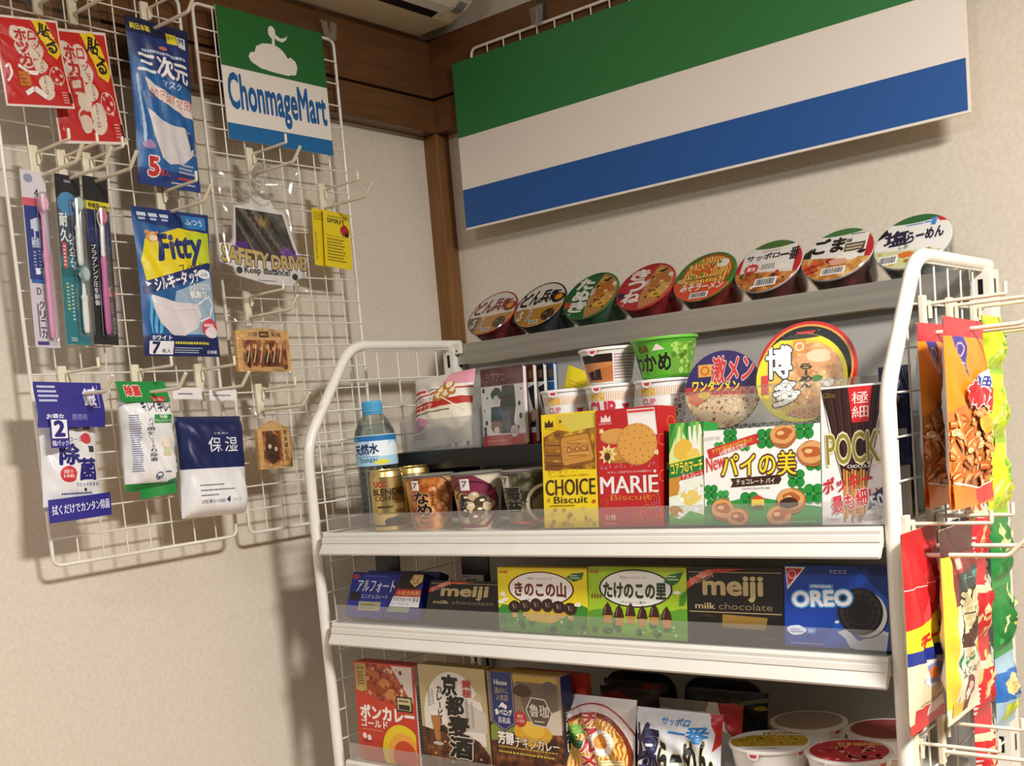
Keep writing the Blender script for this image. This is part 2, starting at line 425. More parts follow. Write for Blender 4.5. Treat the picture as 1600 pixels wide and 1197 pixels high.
def pillow(mb, w, h, t, c, back=None, nu=22, nv=30, seal=0.06, crink=0.0012, seed=0, top=None, pw=2.4, sealc=None):
    """filled bag: front bulges to -y, back to +y, flat crimped seals top and bottom"""
    g = random.Random(seed); ph = [(g.uniform(8, 34), g.uniform(8, 34), g.uniform(0, 6)) for _ in range(4)]
    def bul(u, v):
        vv = (v - seal) / (1 - 2 * seal)
        if vv <= 0 or vv >= 1: return 0.0005 + 0.0003 * math.sin(u * 120)
        a = max(0, 1 - abs(2 * u - 1) ** pw) ** 0.7; b = max(0, 1 - abs(2 * vv - 1) ** pw) ** 0.6
        n = sum(math.sin(u * p + v * q + r_) for p, q, r_ in ph) * crink * (0.4 + 0.6 * min(1, a * b * 3)) * min(1, 8 * u, 8 * (1 - u))
        return t / 2 * a * b + n * min(1, 6 * vv, 6 * (1 - vv))
    def wid(u, v):
        vv = min(max((v - seal) / (1 - 2 * seal), 0), 1); k = 1 - 0.05 * math.sin(math.pi * vv)
        return w * (0.5 + (u - 0.5) * k)
    F = lambda u, v, d: (wid(u, v), -bul(u, v) - d, v * h)
    mb.grid(lambda u, v: F(u, v, 0), nu, nv, c); mb.grid(lambda u, v: (wid(u, v), bul(u, v), v * h), nu, nv, back or c)
    return Art(mb, F, w, h, cells=(nu, nv))
def wrap(mb, prof_r, z0, h, deg, lift=3e-4):
    """artwork wrapped on a turned body; prof_r(v) radius, u spans deg degrees centred on -y"""
    rm = prof_r(0.5)
    def F(u, v, d):
        a = R(-90 + (u - 0.5) * deg); q = prof_r(v) + d; return (q * math.cos(a), q * math.sin(a), z0 + v * h)
    return Art(mb, F, rm * R(deg), h, cells=(max(4, int(deg / 6)), 6), lift=lift)
def disc(mb, r, z, o=(0, 0)):
    """artwork on a round lid, seen from above, v pointing to +y"""
    return Art(mb, lambda u, v, d: (o[0] + (u - .5) * 2 * r, o[1] + (v - .5) * 2 * r, z + d), 2 * r, 2 * r, step=3e-5, lift=5e-5, clip=CIRC)
# ================================================================ the room
XW, YW = -0.03, -0.036          # faces of the left and the back wall
struct(MB().box(XW - .1, -3.4, 0, XW, YW + .1, 2.5, 'plaster'), 'wall_left')
struct(MB().box(XW, YW, 0, 3.0, YW + .1, 2.5, 'plaster'), 'wall_back')
struct(MB().box(XW - .1, -3.5, 2.5, 3.1, YW + .1, 2.6, 'ceilingpaint'), 'ceiling')
struct(MB().box(XW - .1, -3.5, -.1, 3.1, YW + .1, 0, 'floorwood'), 'floor')
BX, BY = 0.004, -0.073          # faces of the timber beams
b = MB(); b.box(XW, -3.4, 2.0150, BX - .002, YW, 2.124, 'wood_y'); b.box(XW, -3.4, 1.949, BX, BY, 2.0085, 'wood_y'); b.box(XW, -3.4, 2.0085, BX - .016, YW, 2.0150, 'wood_y'); struct(b, 'trim_1')
b = MB(); b.box(BX - .002, BY + .002, 2.0150, 3.0, YW, 2.124, 'wood_x'); b.box(BX + .0005, BY, 1.949, 3.0, YW, 2.0085, 'wood_x'); b.box(BX - .016, BY + .016, 2.0085, 3.0, YW, 2.0150, 'wood_x'); struct(b, 'trim_2')
b = MB(); b.cbox(XW, BY, 0, BX, YW, 1.949, 'wood_z', .0015); struct(b, 'trim_3')

# ---------------------------------------------------------------- air conditioner above the corner
ac = thing('air_conditioner', 'cream wall air conditioner above the dark timber beam in the corner', 'air conditioner', (XW, -.097, 2.127))
prof = [(0, 0), (.112, 0), (.150, .011), (.180, .031), (.205, .075), (.215, .13), (.212, .23), (.19, .27), (0, .275)]
m = MB(); m.prism([(a, b_) for a, b_ in prof], -.80, -.0, 'cream_plastic'); m.build('body', ac)
m = MB(); m.prism([(.113, -.0008), (.1305, .0043), (.1300, .0060), (.1125, .001)], -.755, -.054, 'black'); m.build('air_outlet', ac)
m = MB(); m.prism([(.1315, .0030), (.1505, .0085), (.1815, .0290), (.2070, .0735), (.2045, .0745), (.1800, .0312), (.1500, .0112), (.1310, .0055)], -.757, -.044, 'white_enamel'); m.build('louver', ac)
m = MB(); m.prism([(.1385, .0069), (.1505, .0104), (.1625, .0185), (.1620, .0195), (.1500, .0115), (.1382, .0080)], -.030, -.008, '#87908e'); m.prism([(.1675, .0220), (.1710, .0243), (.1706, .0250), (.1671, .0227)], -.024, -.018, '#6a706e'); m.build('display_window', ac)

# ---------------------------------------------------------------- wire panels
CELL = 0.0373
def wire_panel(label, w, nx, nz, loc, rotz, group):
    """w wide, hangs from its top left corner; local x right, z down from 0"""
    t = thing('wire_grid_panel', label, 'wire grid panel', loc, (0, 0, rotz), group); h = CELL * nz
    f = MB(); f.tube(ringbend([(0, 0, 0), (w, 0, 0), (w, 0, -h), (0, 0, -h)], .013), .0027, 'white_enamel', 8, True); f.build('frame', t)
    g = MB()
    for i in range(1, nx): g.tube([(w * i / nx, 0, 0), (w * i / nx, 0, -h)], .0013, 'white_enamel', 6)
    for k in range(1, nz): g.tube([(0, -.0022, -CELL * k), (w, -.0022, -CELL * k)], .0013, 'white_enamel', 6)
    g.build('wires', t); return t
PX = .020
wire_panel('white wire grid panel on the left wall, left one, with masks and toothbrushes', .318, 8, 22, (PX, -.990, 2.066), R(90), 'white wire grid panels')
wire_panel('white wire grid panel on the left wall beside the corner, holding the square shop sign', .299, 8, 22, (PX, -.646, 2.066), R(90), 'white wire grid panels')
wire_panel('white wire grid panel hanging behind the long striped banner', .832, 22, 8, (.109, -.0765, 2.077), 0, 'white wire grid panels')
def clip_hook(label, loc, rotz):
    t = thing('adhesive_hook', label, 'hook', loc, (0, 0, rotz), 'clear adhesive hooks on the beam')
    m = MB(); m.cbox(-.012, -.003, -.02, .012, 0, .034, 'film', .001); m.build('backplate', t)
    m = MB()
    pts = bend([(0, -.004, .012), (0, -.010, -.026), (0, -.022, -.026), (0, -.026, .002)], .008)
    for a, b_ in zip(pts[:-1], pts[1:]):
        m.add([(-.007, *a[1:]), (.007, *a[1:]), (.007, *b_[1:]), (-.007, *b_[1:])], [(0, 1, 2, 3)], 'milky', True)
        m.add([(-.007, a[1] - .0025, a[2]), (.007, a[1] - .0025, a[2]), (.007, b_[1] - .0025, b_[2]), (-.007, b_[1] - .0025, b_[2])], [(0, 1, 2, 3)], 'milky', True)
    m.build('hook', t)
clip_hook('clear plastic hook on the beam holding the shop sign panel', (BX - .002, -.352, 2.090), R(90))
clip_hook('clear plastic hook on the beam above the striped banner', (.27, BY + .002, 2.098), 0)

# ---------------------------------------------------------------- the shop sign and the banner
w_, h_ = .227, .204
m = MB(); m.box(0, -.0012, 0, w_, 0, h_, '#efe9df'); a = flat(m, w_, h_, -.0012)
a.r(0, .555, 1, 1, '#1f6a2e').r(0, 0, 1, .125, '#1d69a6')
a.t('ChonmageMart', .04, .165, .965, .505, '#1c5fa0', .03)
EM = '#efe9df'
a.blob(.475, .700, .155, .105, EM, 12, .03); a.p([(.255, .665), (.285, .625), (.36, .595), (.48, .585), (.62, .583), (.66, .60), (.70, .62), (.715, .67), (.70, .71), (.655, .735), (.63, .72), (.58, .775), (.50, .805), (.40, .795), (.335, .76), (.315, .71), (.275, .70)], EM)
a.e(.300, .665, .040, .042, EM); a.e(.655, .665, .055, .062, EM); a.e(.665, .625, .035, .030, EM)
a.p([(.487, .79), (.515, .79), (.517, .865), (.492, .865)], EM); a.blob(.495, .90, .034, .048, EM, 2, .05)
a.p([(.505, .93), (.535, .885), (.575, .868), (.615, .878), (.645, .905), (.628, .865), (.59, .84), (.54, .845), (.50, .87)], EM)
sg = m.build('shop_sign', None, (PX + .0045, -.606, 1.866), (0, 0, R(90)))
tag(sg, 'square green, white and blue shop sign with a white topknot emblem', 'sign')
w_, h_ = .910, .306
m = MB(); m.box(0, -.005, 0, w_, 0, h_, '#efe6da'); a = flat(m, w_, h_, -.005)
a.r(0, .556, 1, 1, "#2f7a3f").r(0, .012, .997, .243, "#1f569c")
bn = m.build('striped_banner', None, (.067, -.0797, 1.753)); tag(bn, 'long green, white and blue striped board hanging above the shelf rack', 'banner')

# ---------------------------------------------------------------- display hooks
_hk = None
def hook(label, y, zu, x=PX + .0026, dz=.033, up=True, seed=0, ln=1.0):
    t = thing('display_hook', label, 'hook', (x, y, zu), (0, 0, 0), 'double pronged display hooks')
    m = MB(); m.cbox(.0003, -.0065, -dz - .014, .0065, .0065, .010, 'cream_plastic', .0012); m.cbox(.003, .006, -.012, .010, .0105, .004, 'cream_plastic', .001); m.build('mounting_plate', t)
    m = MB(); m.tube(bend([(.010, .004, -.016), (.010, .004, 0), (.088 * ln, .004, 0), (.088 * ln, .004, .013)], .002), .0022, 'cream_plastic'); m.build('label_prong', t)
    m = MB(); m.tube(bend([(.004, 0, -dz), (.104 * ln, 0, -dz), (.123 * ln, 0, -dz + .019)], .004), .0026, 'cream_plastic'); m.build('product_prong', t)
    return t
hook('display hook holding the front red heat pack, top left', -.915, 2.036)
hook('display hook holding the rear red heat pack', -.862, 2.034)
hook('display hook holding the dark blue mask pack', -.741, 2.034)
for y_, wh in ((-.949, 'the pink toothbrush pack'), (-.907, 'the teal twin toothbrush pack'), (-.868, 'the black toothbrush pack')): hook('display hook holding ' + wh, y_, 1.803)
hook('display hook holding the blue and yellow mask pack', -.750, 1.770)
hook('display hook holding the navy and white wet wipe twin pack', -.946, 1.507)
hook('display hook holding the green and white wet wipe pack', -.829, 1.507)
hook('display hook holding the navy and white tissue pack', -.717, 1.506)
hook('display hook holding the clear bag with the safety sign', -.569, 1.846)
hook('display hook holding the two yellow cards', -.417, 1.805, dz=.031)
hook('display hook holding the upper wooden plaque', -.606, 1.620)
hook('display hook holding the lower wooden plaque', -.602, 1.472)

# ================================================================ the shelf rack
XL, XR, YF = .123, 1.0215, -.598
rack = thing('display_shelf_rack', 'white metal display shelf rack with wire sides standing in the corner', 'shelf rack', (0, 0, 0))
for X in (XL, XR):
    f = MB(); f.tube(bend([(X, YF, 0), (X, YF, 1.378), (X, -.483, 1.5305), (X, -.205, 1.5305)], .035, 7), .0085, 'white_enamel', 14); sf = f.build('side_frame', rack)
    g = MB()
    for k in range(8):
        y = -.572 + .05 * k; zt = 1.5225 if y > -.49 else 1.378 + (y - YF) * 1.3252 - .012
        g.tube([(X, y, .12), (X, y, zt)], .0014, 'white_enamel', 6)
    for k in range(29):
        z = 1.5225 - .0475 * k; y0 = YF if z < 1.378 else YF + (z - 1.378) / 1.3252
        g.tube([(X + .0025, y0, z), (X + .0025, -.222, z)], .0014, 'white_enamel', 6)
    g.build('wire_side', sf)
    u = MB(); u.cbox(X - .0125, -.238, 0, X + .0125, -.200, 1.524, 'white_enamel', .001)
    for k in range(26):
        z = 1.49 - .05 * k
        u.box(X - .003, -.2384, z, X + .003, -.2381, z + .022, 'black'); u.box(X + .01255, -.224, z, X + .0128, -.216, z + .022, 'black')
    u.build('upright', rack)
m = MB(); m.box(.14, -.206, .12, 1.008, -.198, 1.4925, 'steel_grey'); m.build('back_panel', rack)
m = MB(); m.box(.128, -.2275, 1.4935, 1.004, -.2235, 1.5295, 'brushed'); m.box(.128, -.2235, 1.503, 1.004, -.115, 1.507, 'brushed'); m.box(.128, -.118, 1.507, 1.004, -.115, 1.522, 'brushed'); m.build('top_shelf', rack)
m = MB(); m.cbox(.126, -.236, 1.512, .150, -.2276, 1.532, 'cream_plastic', .002); m.cbox(.132, -.2365, 1.516, .135, -.2355, 1.519, 'black', .0003); m.cbox(.140, -.2365, 1.516, .143, -.2355, 1.519, 'black', .0003); m.build('shelf_bracket', rack)
S1, S2, S3 = 1.2375, 1.0965, .876
for s in (S1, S2, S3, .50):
    m = MB(); m.box(.152, -.602, s - .02, 1.012, -.207, s, 'white_enamel'); d = m.build('shelf', rack)
    m = MB(); m.prism([(-.6022, s + .003), (-.609, s + .003), (-.6115, s - .001), (-.6115, s - .005), (-.6128, s - .006), (-.6145, s - .0125), (-.6135, s - .0135), (-.622, s - .0275), (-.621, s - .030), (-.614, s - .030), (-.6022, s - .012)], .1515, 1.0125, 'rail_white', axis='x'); m.build('price_rail', d)
    m = MB(); m.box(.158, -.6062, s + .003, 1.0095, -.6048, s + .031, 'lip'); m.build('clear_lip', d)

# hooks on the rack's right wire side
HX = XR + .0039
for y_, wh in ((-.490, 'the two orange peanut bags'), (-.395, 'the red snack pack strip'), (-.300, 'the green snack pack strip')): hook('display hook on the rack side holding ' + wh, y_, 1.474, HX)
hook('display hook on the rack side holding the red and yellow cheese snack bag', -.580, 1.239, HX)
hook('display hook on the rack side holding the dark brown cheese snack bag', -.500, 1.238, HX)
hook('display hook low on the rack side, nearest the front post', -.590, 1.001, HX)
hook('display hook low on the rack side, second from the front post', -.500, 1.000, HX)
# ================================================================ goods hanging on the left wall (local x runs along the wall, -y faces the room)
def hung(mb, name, label, cat, x, y, z, roll=0, group=None, lean=0):
    o = mb.build(name, None, (x, y, z), (R(lean), R(roll), R(90))); return tag(o, label, cat, group)

# ---- two red heat packs
def heat_pack(label, x, y, z, roll, cup):
    t = thing('heat_pack', label, 'heat pack', (x, y, z), (0, R(roll), R(90)), 'red heat packs')
    w, h = (.100, .113) if cup else (.108, .152)
    m = MB(); a = pillow(m, w, h, .010, '#e6dcd2', seal=.03, crink=.0012, seed=int(cup) + 4)
    a.r(.025, .025, .975, .975, '#c4211f')
    for k in range(5): a.r(.06 + .004 * k, .05, .064 + .004 * k, .9, '#b01a1a')
    W = '#e2d2c0'
    for (u, v, q) in ((.34, .80, .11), (.36, .65, .11), (.40, .50, .10), (.52, .78, .11), (.56, .62, .12), (.58, .45, .10), (.63, .26, .12), (.62, .16, .10), (.45, .36, .1) if not cup else (.42, .80, .1), (.42, .17, .10) if not cup else (.5, .7, .1)): a.blob(u, v, q, q * .8, W, int(u * 90), .06)
    if not cup: a.o(.44, .22, .13, .10, .22, '#e2d2c0')
    Rd = '#c0302a'
    a.t('ロ', .49, .74, .58, .83, Rd, .03); a.t('ッ', .53, .64, .62, .70, Rd, .02); a.t('テ', .55, .55, .64, .62, Rd, .02)
    a.tv('ホッカ' if cup else 'ホカロ', .30, .44, .46, .86, Rd, .05)
    a.tv('ハルホカカイロ', .585, .14, .625, .52, '#8a4a3a', .0)
    a.p([(.60, .97), (.80, .985), (.97, .66), (.955, .62), (.88, .545), (.745, .60)], '#e9c91f')
    a.t('貼', .67, .79, .84, .94, '#1a1408', .035, rot=-18); a.t('る', .75, .62, .91, .77, '#1a1408', .035, rot=-18)
    for (u, v) in ((.75, .40), (.83, .44), (.88, .36), (.79, .31), (.85, .27)): a.star(u, v, .035, .028, '#e8c8c0', 5, .5)
    a.o(.81, .36, .12, .10, .08, '#e8d4c8')
    a.r(.955, .06, .985, .18, '#241c1a'); a.fine(.84, .05, .93, .19, 5, '#e8b4a8', seed=3)
    if cup:
        a.line([(.06, .42), (.12, .46), (.13, .36), (.10, .30), (.06, .27)], .003, '#f6efe8'); a.line([(.25, .45), (.38, .38), (.52, .37)], .005, '#f6efe8'); a.line([(.30, .14), (.42, .20), (.58, .11)], .006, '#f6efe8')
        a.r(.22, .22, .38, .38, '#c8741c'); a.fine(.24, .24, .36, .36, 3, '#7a3a10', seed=5)
    m.build('pouch', t)
    m = MB(); m.box(.004, -.0004, h - .004, w - .004, .0004, h + .040, 'film'); m.build('hanging_film', t)
heat_pack('red heat pack in front, leftmost at the top of the wall', .070, -1.004, 1.846, -6, True)
heat_pack('larger red heat pack tucked half behind another, top left of the wall', .046, -.918, 1.815, -6, False)

# ---- dark blue mask pack
m = MB(); w, h = .109, .237; a = pillow(m, w, h, .022, '#17306c', seal=.04, crink=.0016, seed=11)
a.r(0, 0, 1, 1, '#1a3674'); a.p([(0, .0), (1, .0), (1, .62), (.55, .66), (.18, .72), (.02, .78)], '#1f62a4'); a.r(0, .90, 1, 1, '#121d48'); a.r(0, 0, 1, .10, '#173a7c')
a.t('純日本製', .06, .925, .36, .965, '#e8dc3a', .03); a.r(.61, .885, .78, .95, '#e8dc3a'); a.t('ふつう', .63, .915, .76, .94, '#1a3010', .02); a.r(.79, .875, .93, .945, '#e4e4e4'); a.t('M', .82, .905, .90, .94, '#16264a', .03)
a.e(.52, .84, .07, .012, '#d87860'); a.fine(.18, .79, .92, .825, 1, '#c8d4ec')
a.t('三次元', .10, .66, .93, .785, '#f2f2f0', .03, rot=-3); a.t('マスク', .45, .60, .76, .645, '#e8e8f0', .01, rot=-3)
a.p([(.16, .64), (.40, .585), (.70, .55), (.98, .545), (.98, .44), (.70, .46), (.45, .50), (.22, .56)], '#eadfd8'); a.t('かり守る&ずっと快適', .22, .50, .95, .57, '#c04a3a', .01, rot=-7)
a.p([(.18, .46), (.30, .42), (.50, .38), (.72, .37), (.88, .36), (.95, .30), (.90, .22), (.72, .15), (.50, .14), (.36, .17), (.25, .30)], '#d8d4d6'); a.p([(.76, .36), (.92, .35), (.96, .27), (.84, .24)], '#20508c')
a.line([(.88, .23), (.97, .22), (.96, .30)], .0016, '#dcdcdc'); a.blob(.17, .24, .08, .03, '#a888b8', 3); a.t('5', .16, .06, .30, .165, '#c83030', .05, '#f0e4e4', .05); a.t('枚入', .32, .065, .48, .105, '#d84840', .02)
a.fine(.62, .09, .93, .16, 3, '#c8ccd8', seed=4); a.fine(.62, .05, .93, .08, 1, '#d05048', seed=7); a.fine(.52, .025, .93, .045, 1, '#c8ccd8', seed=8)
for k in range(7): a.e(.075 + .006 * k, .62 - .055 * k, .022 + .002 * (k % 2), .04, '#a8cbea')
hung(m, 'mask_pack', 'dark blue mask pack with a large 5 in its lower corner', 'mask pack', .046, -.799, 1.774, 2)

# ---- yellow and blue mask pack
m = MB(); w, h = .136, .213; a = pillow(m, w, h, .020, '#1b4a8c', seal=.03, crink=.0016, seed=21)
a.r(0, 0, 1, 1, '#1d5896'); a.p([(0, 1), (1, 1), (1, .85), (.62, .86), (.05, .90)], '#14306c'); a.r(0, .0, 1, .135, '#16235a')
a.p([(.03, .64), (.12, .79), (.55, .88), (.97, .86), (.98, .70), (.90, .67), (.55, .56), (.08, .46)], '#e6d21e'); a.p([(.62, .86), (.98, .87), (.98, .60), (.72, .66)], '#c4d22a')
for k in range(3): a.r(.06 + .14 * k, .94, .17 + .14 * k, .965, '#cdd8ea'); a.r(.07 + .14 * k, .915, .15 + .14 * k, .93, '#aebcd8')
a.r(.62, .885, .95, .975, '#2f7cc0'); a.t('ふつう', .66, .91, .90, .955, '#eef4fa', .015)
a.e(.20, .80, .07, .035, '#d89850'); a.e(.20, .79, .04, .018, '#f0d8b0'); a.e(.14, .83, .025, .014, '#c8843c'); a.e(.26, .83, .025, .014, '#c8843c')
a.t('Fitty', .26, .62, .84, .84, '#1c2f6c', .035, rot=8, sl=.1); a.t('フィッティ', .50, .575, .83, .645, '#5a3c10', .02, rot=12)
a.p([(.03, .42), (.95, .60), (.97, .66), (.02, .47)], '#182c68'); a.p([(.05, .41), (.90, .57), (.93, .66), (.06, .50)], '#182c68'); a.t('シルキータッチ', .15, .475, .78, .565, '#f0f0f0', .03, rot=13); a.p([(.05, .50), (.12, .485), (.075, .465)], '#e8f0fa')
a.blob(.86, .575, .10, .035, '#e8eef2', 3, .08); a.t('ふわ', .80, .56, .92, .59, '#183068', .02)
a.p([(.42, .44), (.98, .56), (.98, .15), (.40, .15)], '#9ab4cc'); a.t('シルクのような', .62, .46, .93, .51, '#f4f4f0', .03, '#6a6a78', .03, rot=4); a.t('肌触り', .62, .405, .86, .455, '#f4f4f0', .03, '#6a6a78', .03, rot=4)
for k in range(3): a.p([(.08 + .05 * k, .40 - .01 * k), (.11 + .05 * k, .40), (.13 + .05 * k, .16), (.10 + .05 * k, .15)], '#5ab0dc')
a.line([(.72, .36), (.90, .42), (.96, .36), (.90, .28), (.72, .24)], .0022, '#eef0f4'); a.p([(.10, .41), (.30, .385), (.52, .36), (.71, .36), (.75, .28), (.70, .20), (.52, .14), (.34, .14), (.20, .22), (.12, .32)], '#ddd6d8'); a.line([(.12, .35), (.40, .31), (.72, .32)], .0008, '#c4bcc2')
a.e(.88, .20, .12, .065, '#d84858'); a.e(.90, .17, .09, .04, '#f0e4e8'); a.fine(.79, .20, .97, .24, 1, '#f8e4e4', seed=2)
a.r(.06, .012, .36, .145, '#eeeef2'); a.r(.06, .10, .36, .145, '#1c2f6c'); a.t('ホワイト', .09, .108, .33, .138, '#f0f0f0', .03); a.t('7', .10, .018, .19, .092, '#16244e', .04); a.t('枚入', .22, .02, .33, .05, '#16244e', .02)
a.fine(.38, .075, .93, .11, 1, '#d8d050', seed=5); a.fine(.38, .02, .78, .065, 3, '#b8c4d8', seed=6); a.t('日本製', .82, .02, .95, .045, '#e8e8f0', .02)
hung(m, 'mask_pack', 'yellow and blue mask pack showing a white pleated mask', 'mask pack', .050, -.826, 1.527, 1.5)

# ---- toothbrush packs
def brush_mb(h, handle, neck, head, zlo, zhi, y):
    """one upright toothbrush: bristle head on top"""
    m = MB(); L = zhi - zlo
    prof = [(0, .0030), (.05, .0045), (.30, .0050), (.52, .0044), (.58, .0055), (.63, .0032), (.80, .0022), (.86, .0022), (.89, .0045), (.93, .0062), (.97, .0058), (1.0, .0022)]
    rings = []
    for f, r_ in prof:
        fl = .6 if f < .88 else .38
        rings.append([(r_ * math.cos(2 * math.pi * k / 12), y - .004 + fl * r_ * math.sin(2 * math.pi * k / 12), zlo + L * f) for k in range(12)])
    for i in range(len(rings) - 1):
        m.add(rings[i] + rings[i + 1], [(k, (k + 1) % 12, 12 + (k + 1) % 12, 12 + k) for k in range(12)], handle if prof[i][0] < .6 else neck, True)
    zc, rz = zlo + L * .94, max(.0095, L * .052)   # bristle tuft facing the front
    n = 20; ring = lambda s, d: [(.0052 * s * math.cos(2 * math.pi * k / n), y + d, zc + rz * s * math.sin(2 * math.pi * k / n)) for k in range(n)]
    A, B, C = ring(1, -.006), ring(1.04, -.0125), ring(.85, -.0145)
    m.add(A + B, [(k, (k + 1) % n, n + (k + 1) % n, n + k) for k in range(n)], head, True); m.add(B + C, [(k, (k + 1) % n, n + (k + 1) % n, n + k) for k in range(n)], head, True); m.add(C, [tuple(range(n))], head)
    return m
def blister(m, x0, x1, z0, z1, d=.017):
    m.cbox(x0, -d, z0, x1, -.0006, z1, 'film', .004)
def tb_pack(label, y, z, roll, w, h, artfn, brushes, bl):
    t = thing('toothbrush_pack', label, 'toothbrush pack', (.044, y, z), (0, R(roll), R(90)), 'toothbrush packs')
    m = MB(); m.box(0, 0, 0, w, .0006, h, '#d8d4d6'); artfn(flat(m, w, h)); m.build('backing_card', t)
    for (cx, args) in brushes: brush_mb(*args).build('toothbrush', t, (cx, -.002, 0))
    m = MB(); blister(m, *bl); m.build('blister', t)
def art1(a):
    a.r(0, 0, 1, 1, '#c9c4cc').r(.03, .385, .70, .93, '#24387e').r(.0, .80, .78, .845, '#d05868').r(0, .845, 1, 1, '#d6d2d8'); a.r(.03, .74, .72, .80, '#24387e')
    a.t('4', .50, .855, .66, .90, '#1c1c20', .02); a.e(.30, .955, .18, .025, '#8a96b0')
    a.p([(.24, .72), (.55, .74), (.55, .66), (.40, .66), (.40, .62), (.34, .62), (.34, .67), (.24, .67)], '#c8d0e4'); a.t('極細', .22, .565, .56, .625, '#d8deee', .02)
    a.fine(.25, .44, .36, .55, 6, '#b4c0dc', seed=2); a.fine(.46, .42, .58, .60, 9, '#b4c0dc', seed=4); a.r(.28, .415, .46, .45, '#e6ecf8'); a.r(.08, .365, .68, .385, '#3060a8')
    a.tv('クリニカ', .28, .05, .50, .27, '#2c2838', .02); a.t('D', .25, .30, .42, .34, '#44405a', .02); a.r(.10, .015, .55, .035, '#3a3470'); a.r(.20, .06, .24, .25, '#4a4658')
tb_pack('pink toothbrush in a pale blister pack, left of three', -.990, 1.541, 2, .036, .234, art1, [(.0235, (0, '#d890b4', '#d890b4', '#e8b8cc', .012, .200, 0))], (.017, .030, .008, .205))
def art2(a):
    a.r(0, 0, 1, 1, '#1f7480').r(0, .80, 1, 1, '#1c1c20'); a.p([(.0, .86), (.4, .87), (.9, .85), (1, .78), (1, .52), (0, .52)], '#3a4c58'); a.e(.45, .83, .40, .07, '#4a88b4'); a.r(0, .40, 1, .46, '#186068')
    a.tv('耐久', .08, .60, .38, .78, '#e4e8e8', .03); a.tv('システマ', .40, .44, .62, .66, '#dfe4e4', .035); a.r(.12, .45, .28, .60, '#c04c50'); a.fine(.14, .46, .26, .59, 6, '#f0d8d8', seed=2)
    a.fine(.16, .20, .28, .37, 8, '#d8d470', seed=3); a.fine(.34, .14, .44, .36, 10, '#c8e0dc', seed=4); a.fine(.5, .2, .58, .34, 7, '#d8d470', seed=6); a.fine(.20, .02, .50, .045, 2, '#d8e4e0', seed=5); a.r(.35, .955, .62, .97, '#88888c')
tb_pack('teal twin pack with two short white toothbrushes, middle of three', -.944, 1.545, 3, .038, .230, art2, [(.027, (0, '#d8dcd8', '#d8dcd8', '#b4ccc4', .108, .195, 0)), (.029, (0, '#e0e2de', '#e0e2de', '#a8c4bc', .016, .100, 0))], (.018, .037, .010, .200))
def art3(a):
    a.r(0, 0, 1, 1, '#18191f').r(0, .805, 1, .855, '#d8ca2a'); a.p([(0, .80), (1, .80), (1, .55), (0, .62)], '#1e2c60'); a.t('幹極型', .18, .815, .60, .845, '#201c08', .03); a.fine(.62, .82, .95, .84, 1, '#504810', seed=2)
    a.o(.24, .66, .16, .032, .10, '#3c5898'); a.o(.78, .57, .13, .025, .12, '#5a88c0'); a.o(.86, .47, .12, .023, .12, '#5a88c0')
    a.tv('ブラッシング圧を制御', .17, .23, .36, .60, '#dfe2ea', .02); a.e(.72, .345, .16, .04, '#28569a'); a.e(.74, .345, .07, .028, '#d8a888'); a.e(.74, .362, .075, .016, '#201814'); a.p([(.55, .295), (.95, .295), (.9, .325), (.6, .325)], '#b83038'); a.p([(.66, .29), (.82, .29), (.80, .32), (.68, .32)], '#d8a888')
    a.tv('ホワイト', .84, .06, .94, .17, '#d8d8dc', .01); a.fine(.78, .19, .90, .26, 4, '#a8acb8', seed=5)
tb_pack('black toothbrush pack with pink and white brush, right of three', -.902, 1.545, 3, .040, .232, art3, [(.021, (0, '#c05a9c', '#e4e0e0', '#d07888', .014, .185, 0))], (.013, .030, .010, .190))

# ---- wet wipes and tissues
t = thing('wet_wipes_pack', 'navy and white wet wipe twin pack marked 2', 'wet wipes', (.052, -1.026, 1.312), (0, R(3), R(90)))
m = MB(); w, h = .098, .178; a = pillow(m, .088, .142, .034, 'crinkle_white', seal=.03, crink=.001, seed=31)
N = '#241f78'
a.t('アルコール', .24, .64, .62, .685, N, .01); a.blob(.72, .67, .11, .055, '#d04048', 3, .07); a.t('除', .24, .43, .56, .62, N, .04); a.t('菌', .56, .28, .88, .48, N, .04); a.r(.74, .54, .88, .60, '#28283c'); a.e(.37, .34, .15, .078, '#cc3840'); a.t('厚手', .28, .345, .46, .38, '#f8e8e4', .01); a.t('10枚', .28, .305, .46, .34, '#f8e8e4', .02); a.t('ウエットタオル', .48, .215, .93, .255, N, .02); a.e(.66, .185, .025, .018, '#181818'); a.fine(.30, .76, .66, .79, 1, '#6a7090', seed=5); a.r(.68, .755, .83, .79, '#484c68'); a.fine(.25, .14, .9, .17, 1, N, seed=5)
m.build('pouch', t, (.012, 0, .012))
m = MB(); m.grid(lambda u, v: (u * .100 + .002 * math.sin(v * 5), -.022 - .004 * math.sin(u * 3.1) * (1 - v), .122 + v * .060), 10, 8, '#2a2584'); a = Art(m, lambda u, v, d: (u * .100 + .002 * math.sin(v * 5), -.022 - .004 * math.sin(u * 3.1) * (1 - v) - d, .122 + v * .060), .1, .06, cells=(10, 8))
a.fine(.05, .55, .38, .95, 4, '#d8dcf0', seed=2); a.t('銀', .70, .48, .88, .86, '#dfe2f4', .03); a.p([(.86, .86), (.875, .94), (.89, .86), (.93, .845), (.89, .83), (.875, .76), (.86, .83), (.83, .845)], '#f4f4fa'); a.t('携帯用', .48, .16, .70, .30, '#8c90cc', .01); a.t('お得な', .12, .18, .36, .30, '#dfe2f4', .03); a.line([(.82, .45), (.93, .45), (.93, .95)], .0006, '#c8ccec')
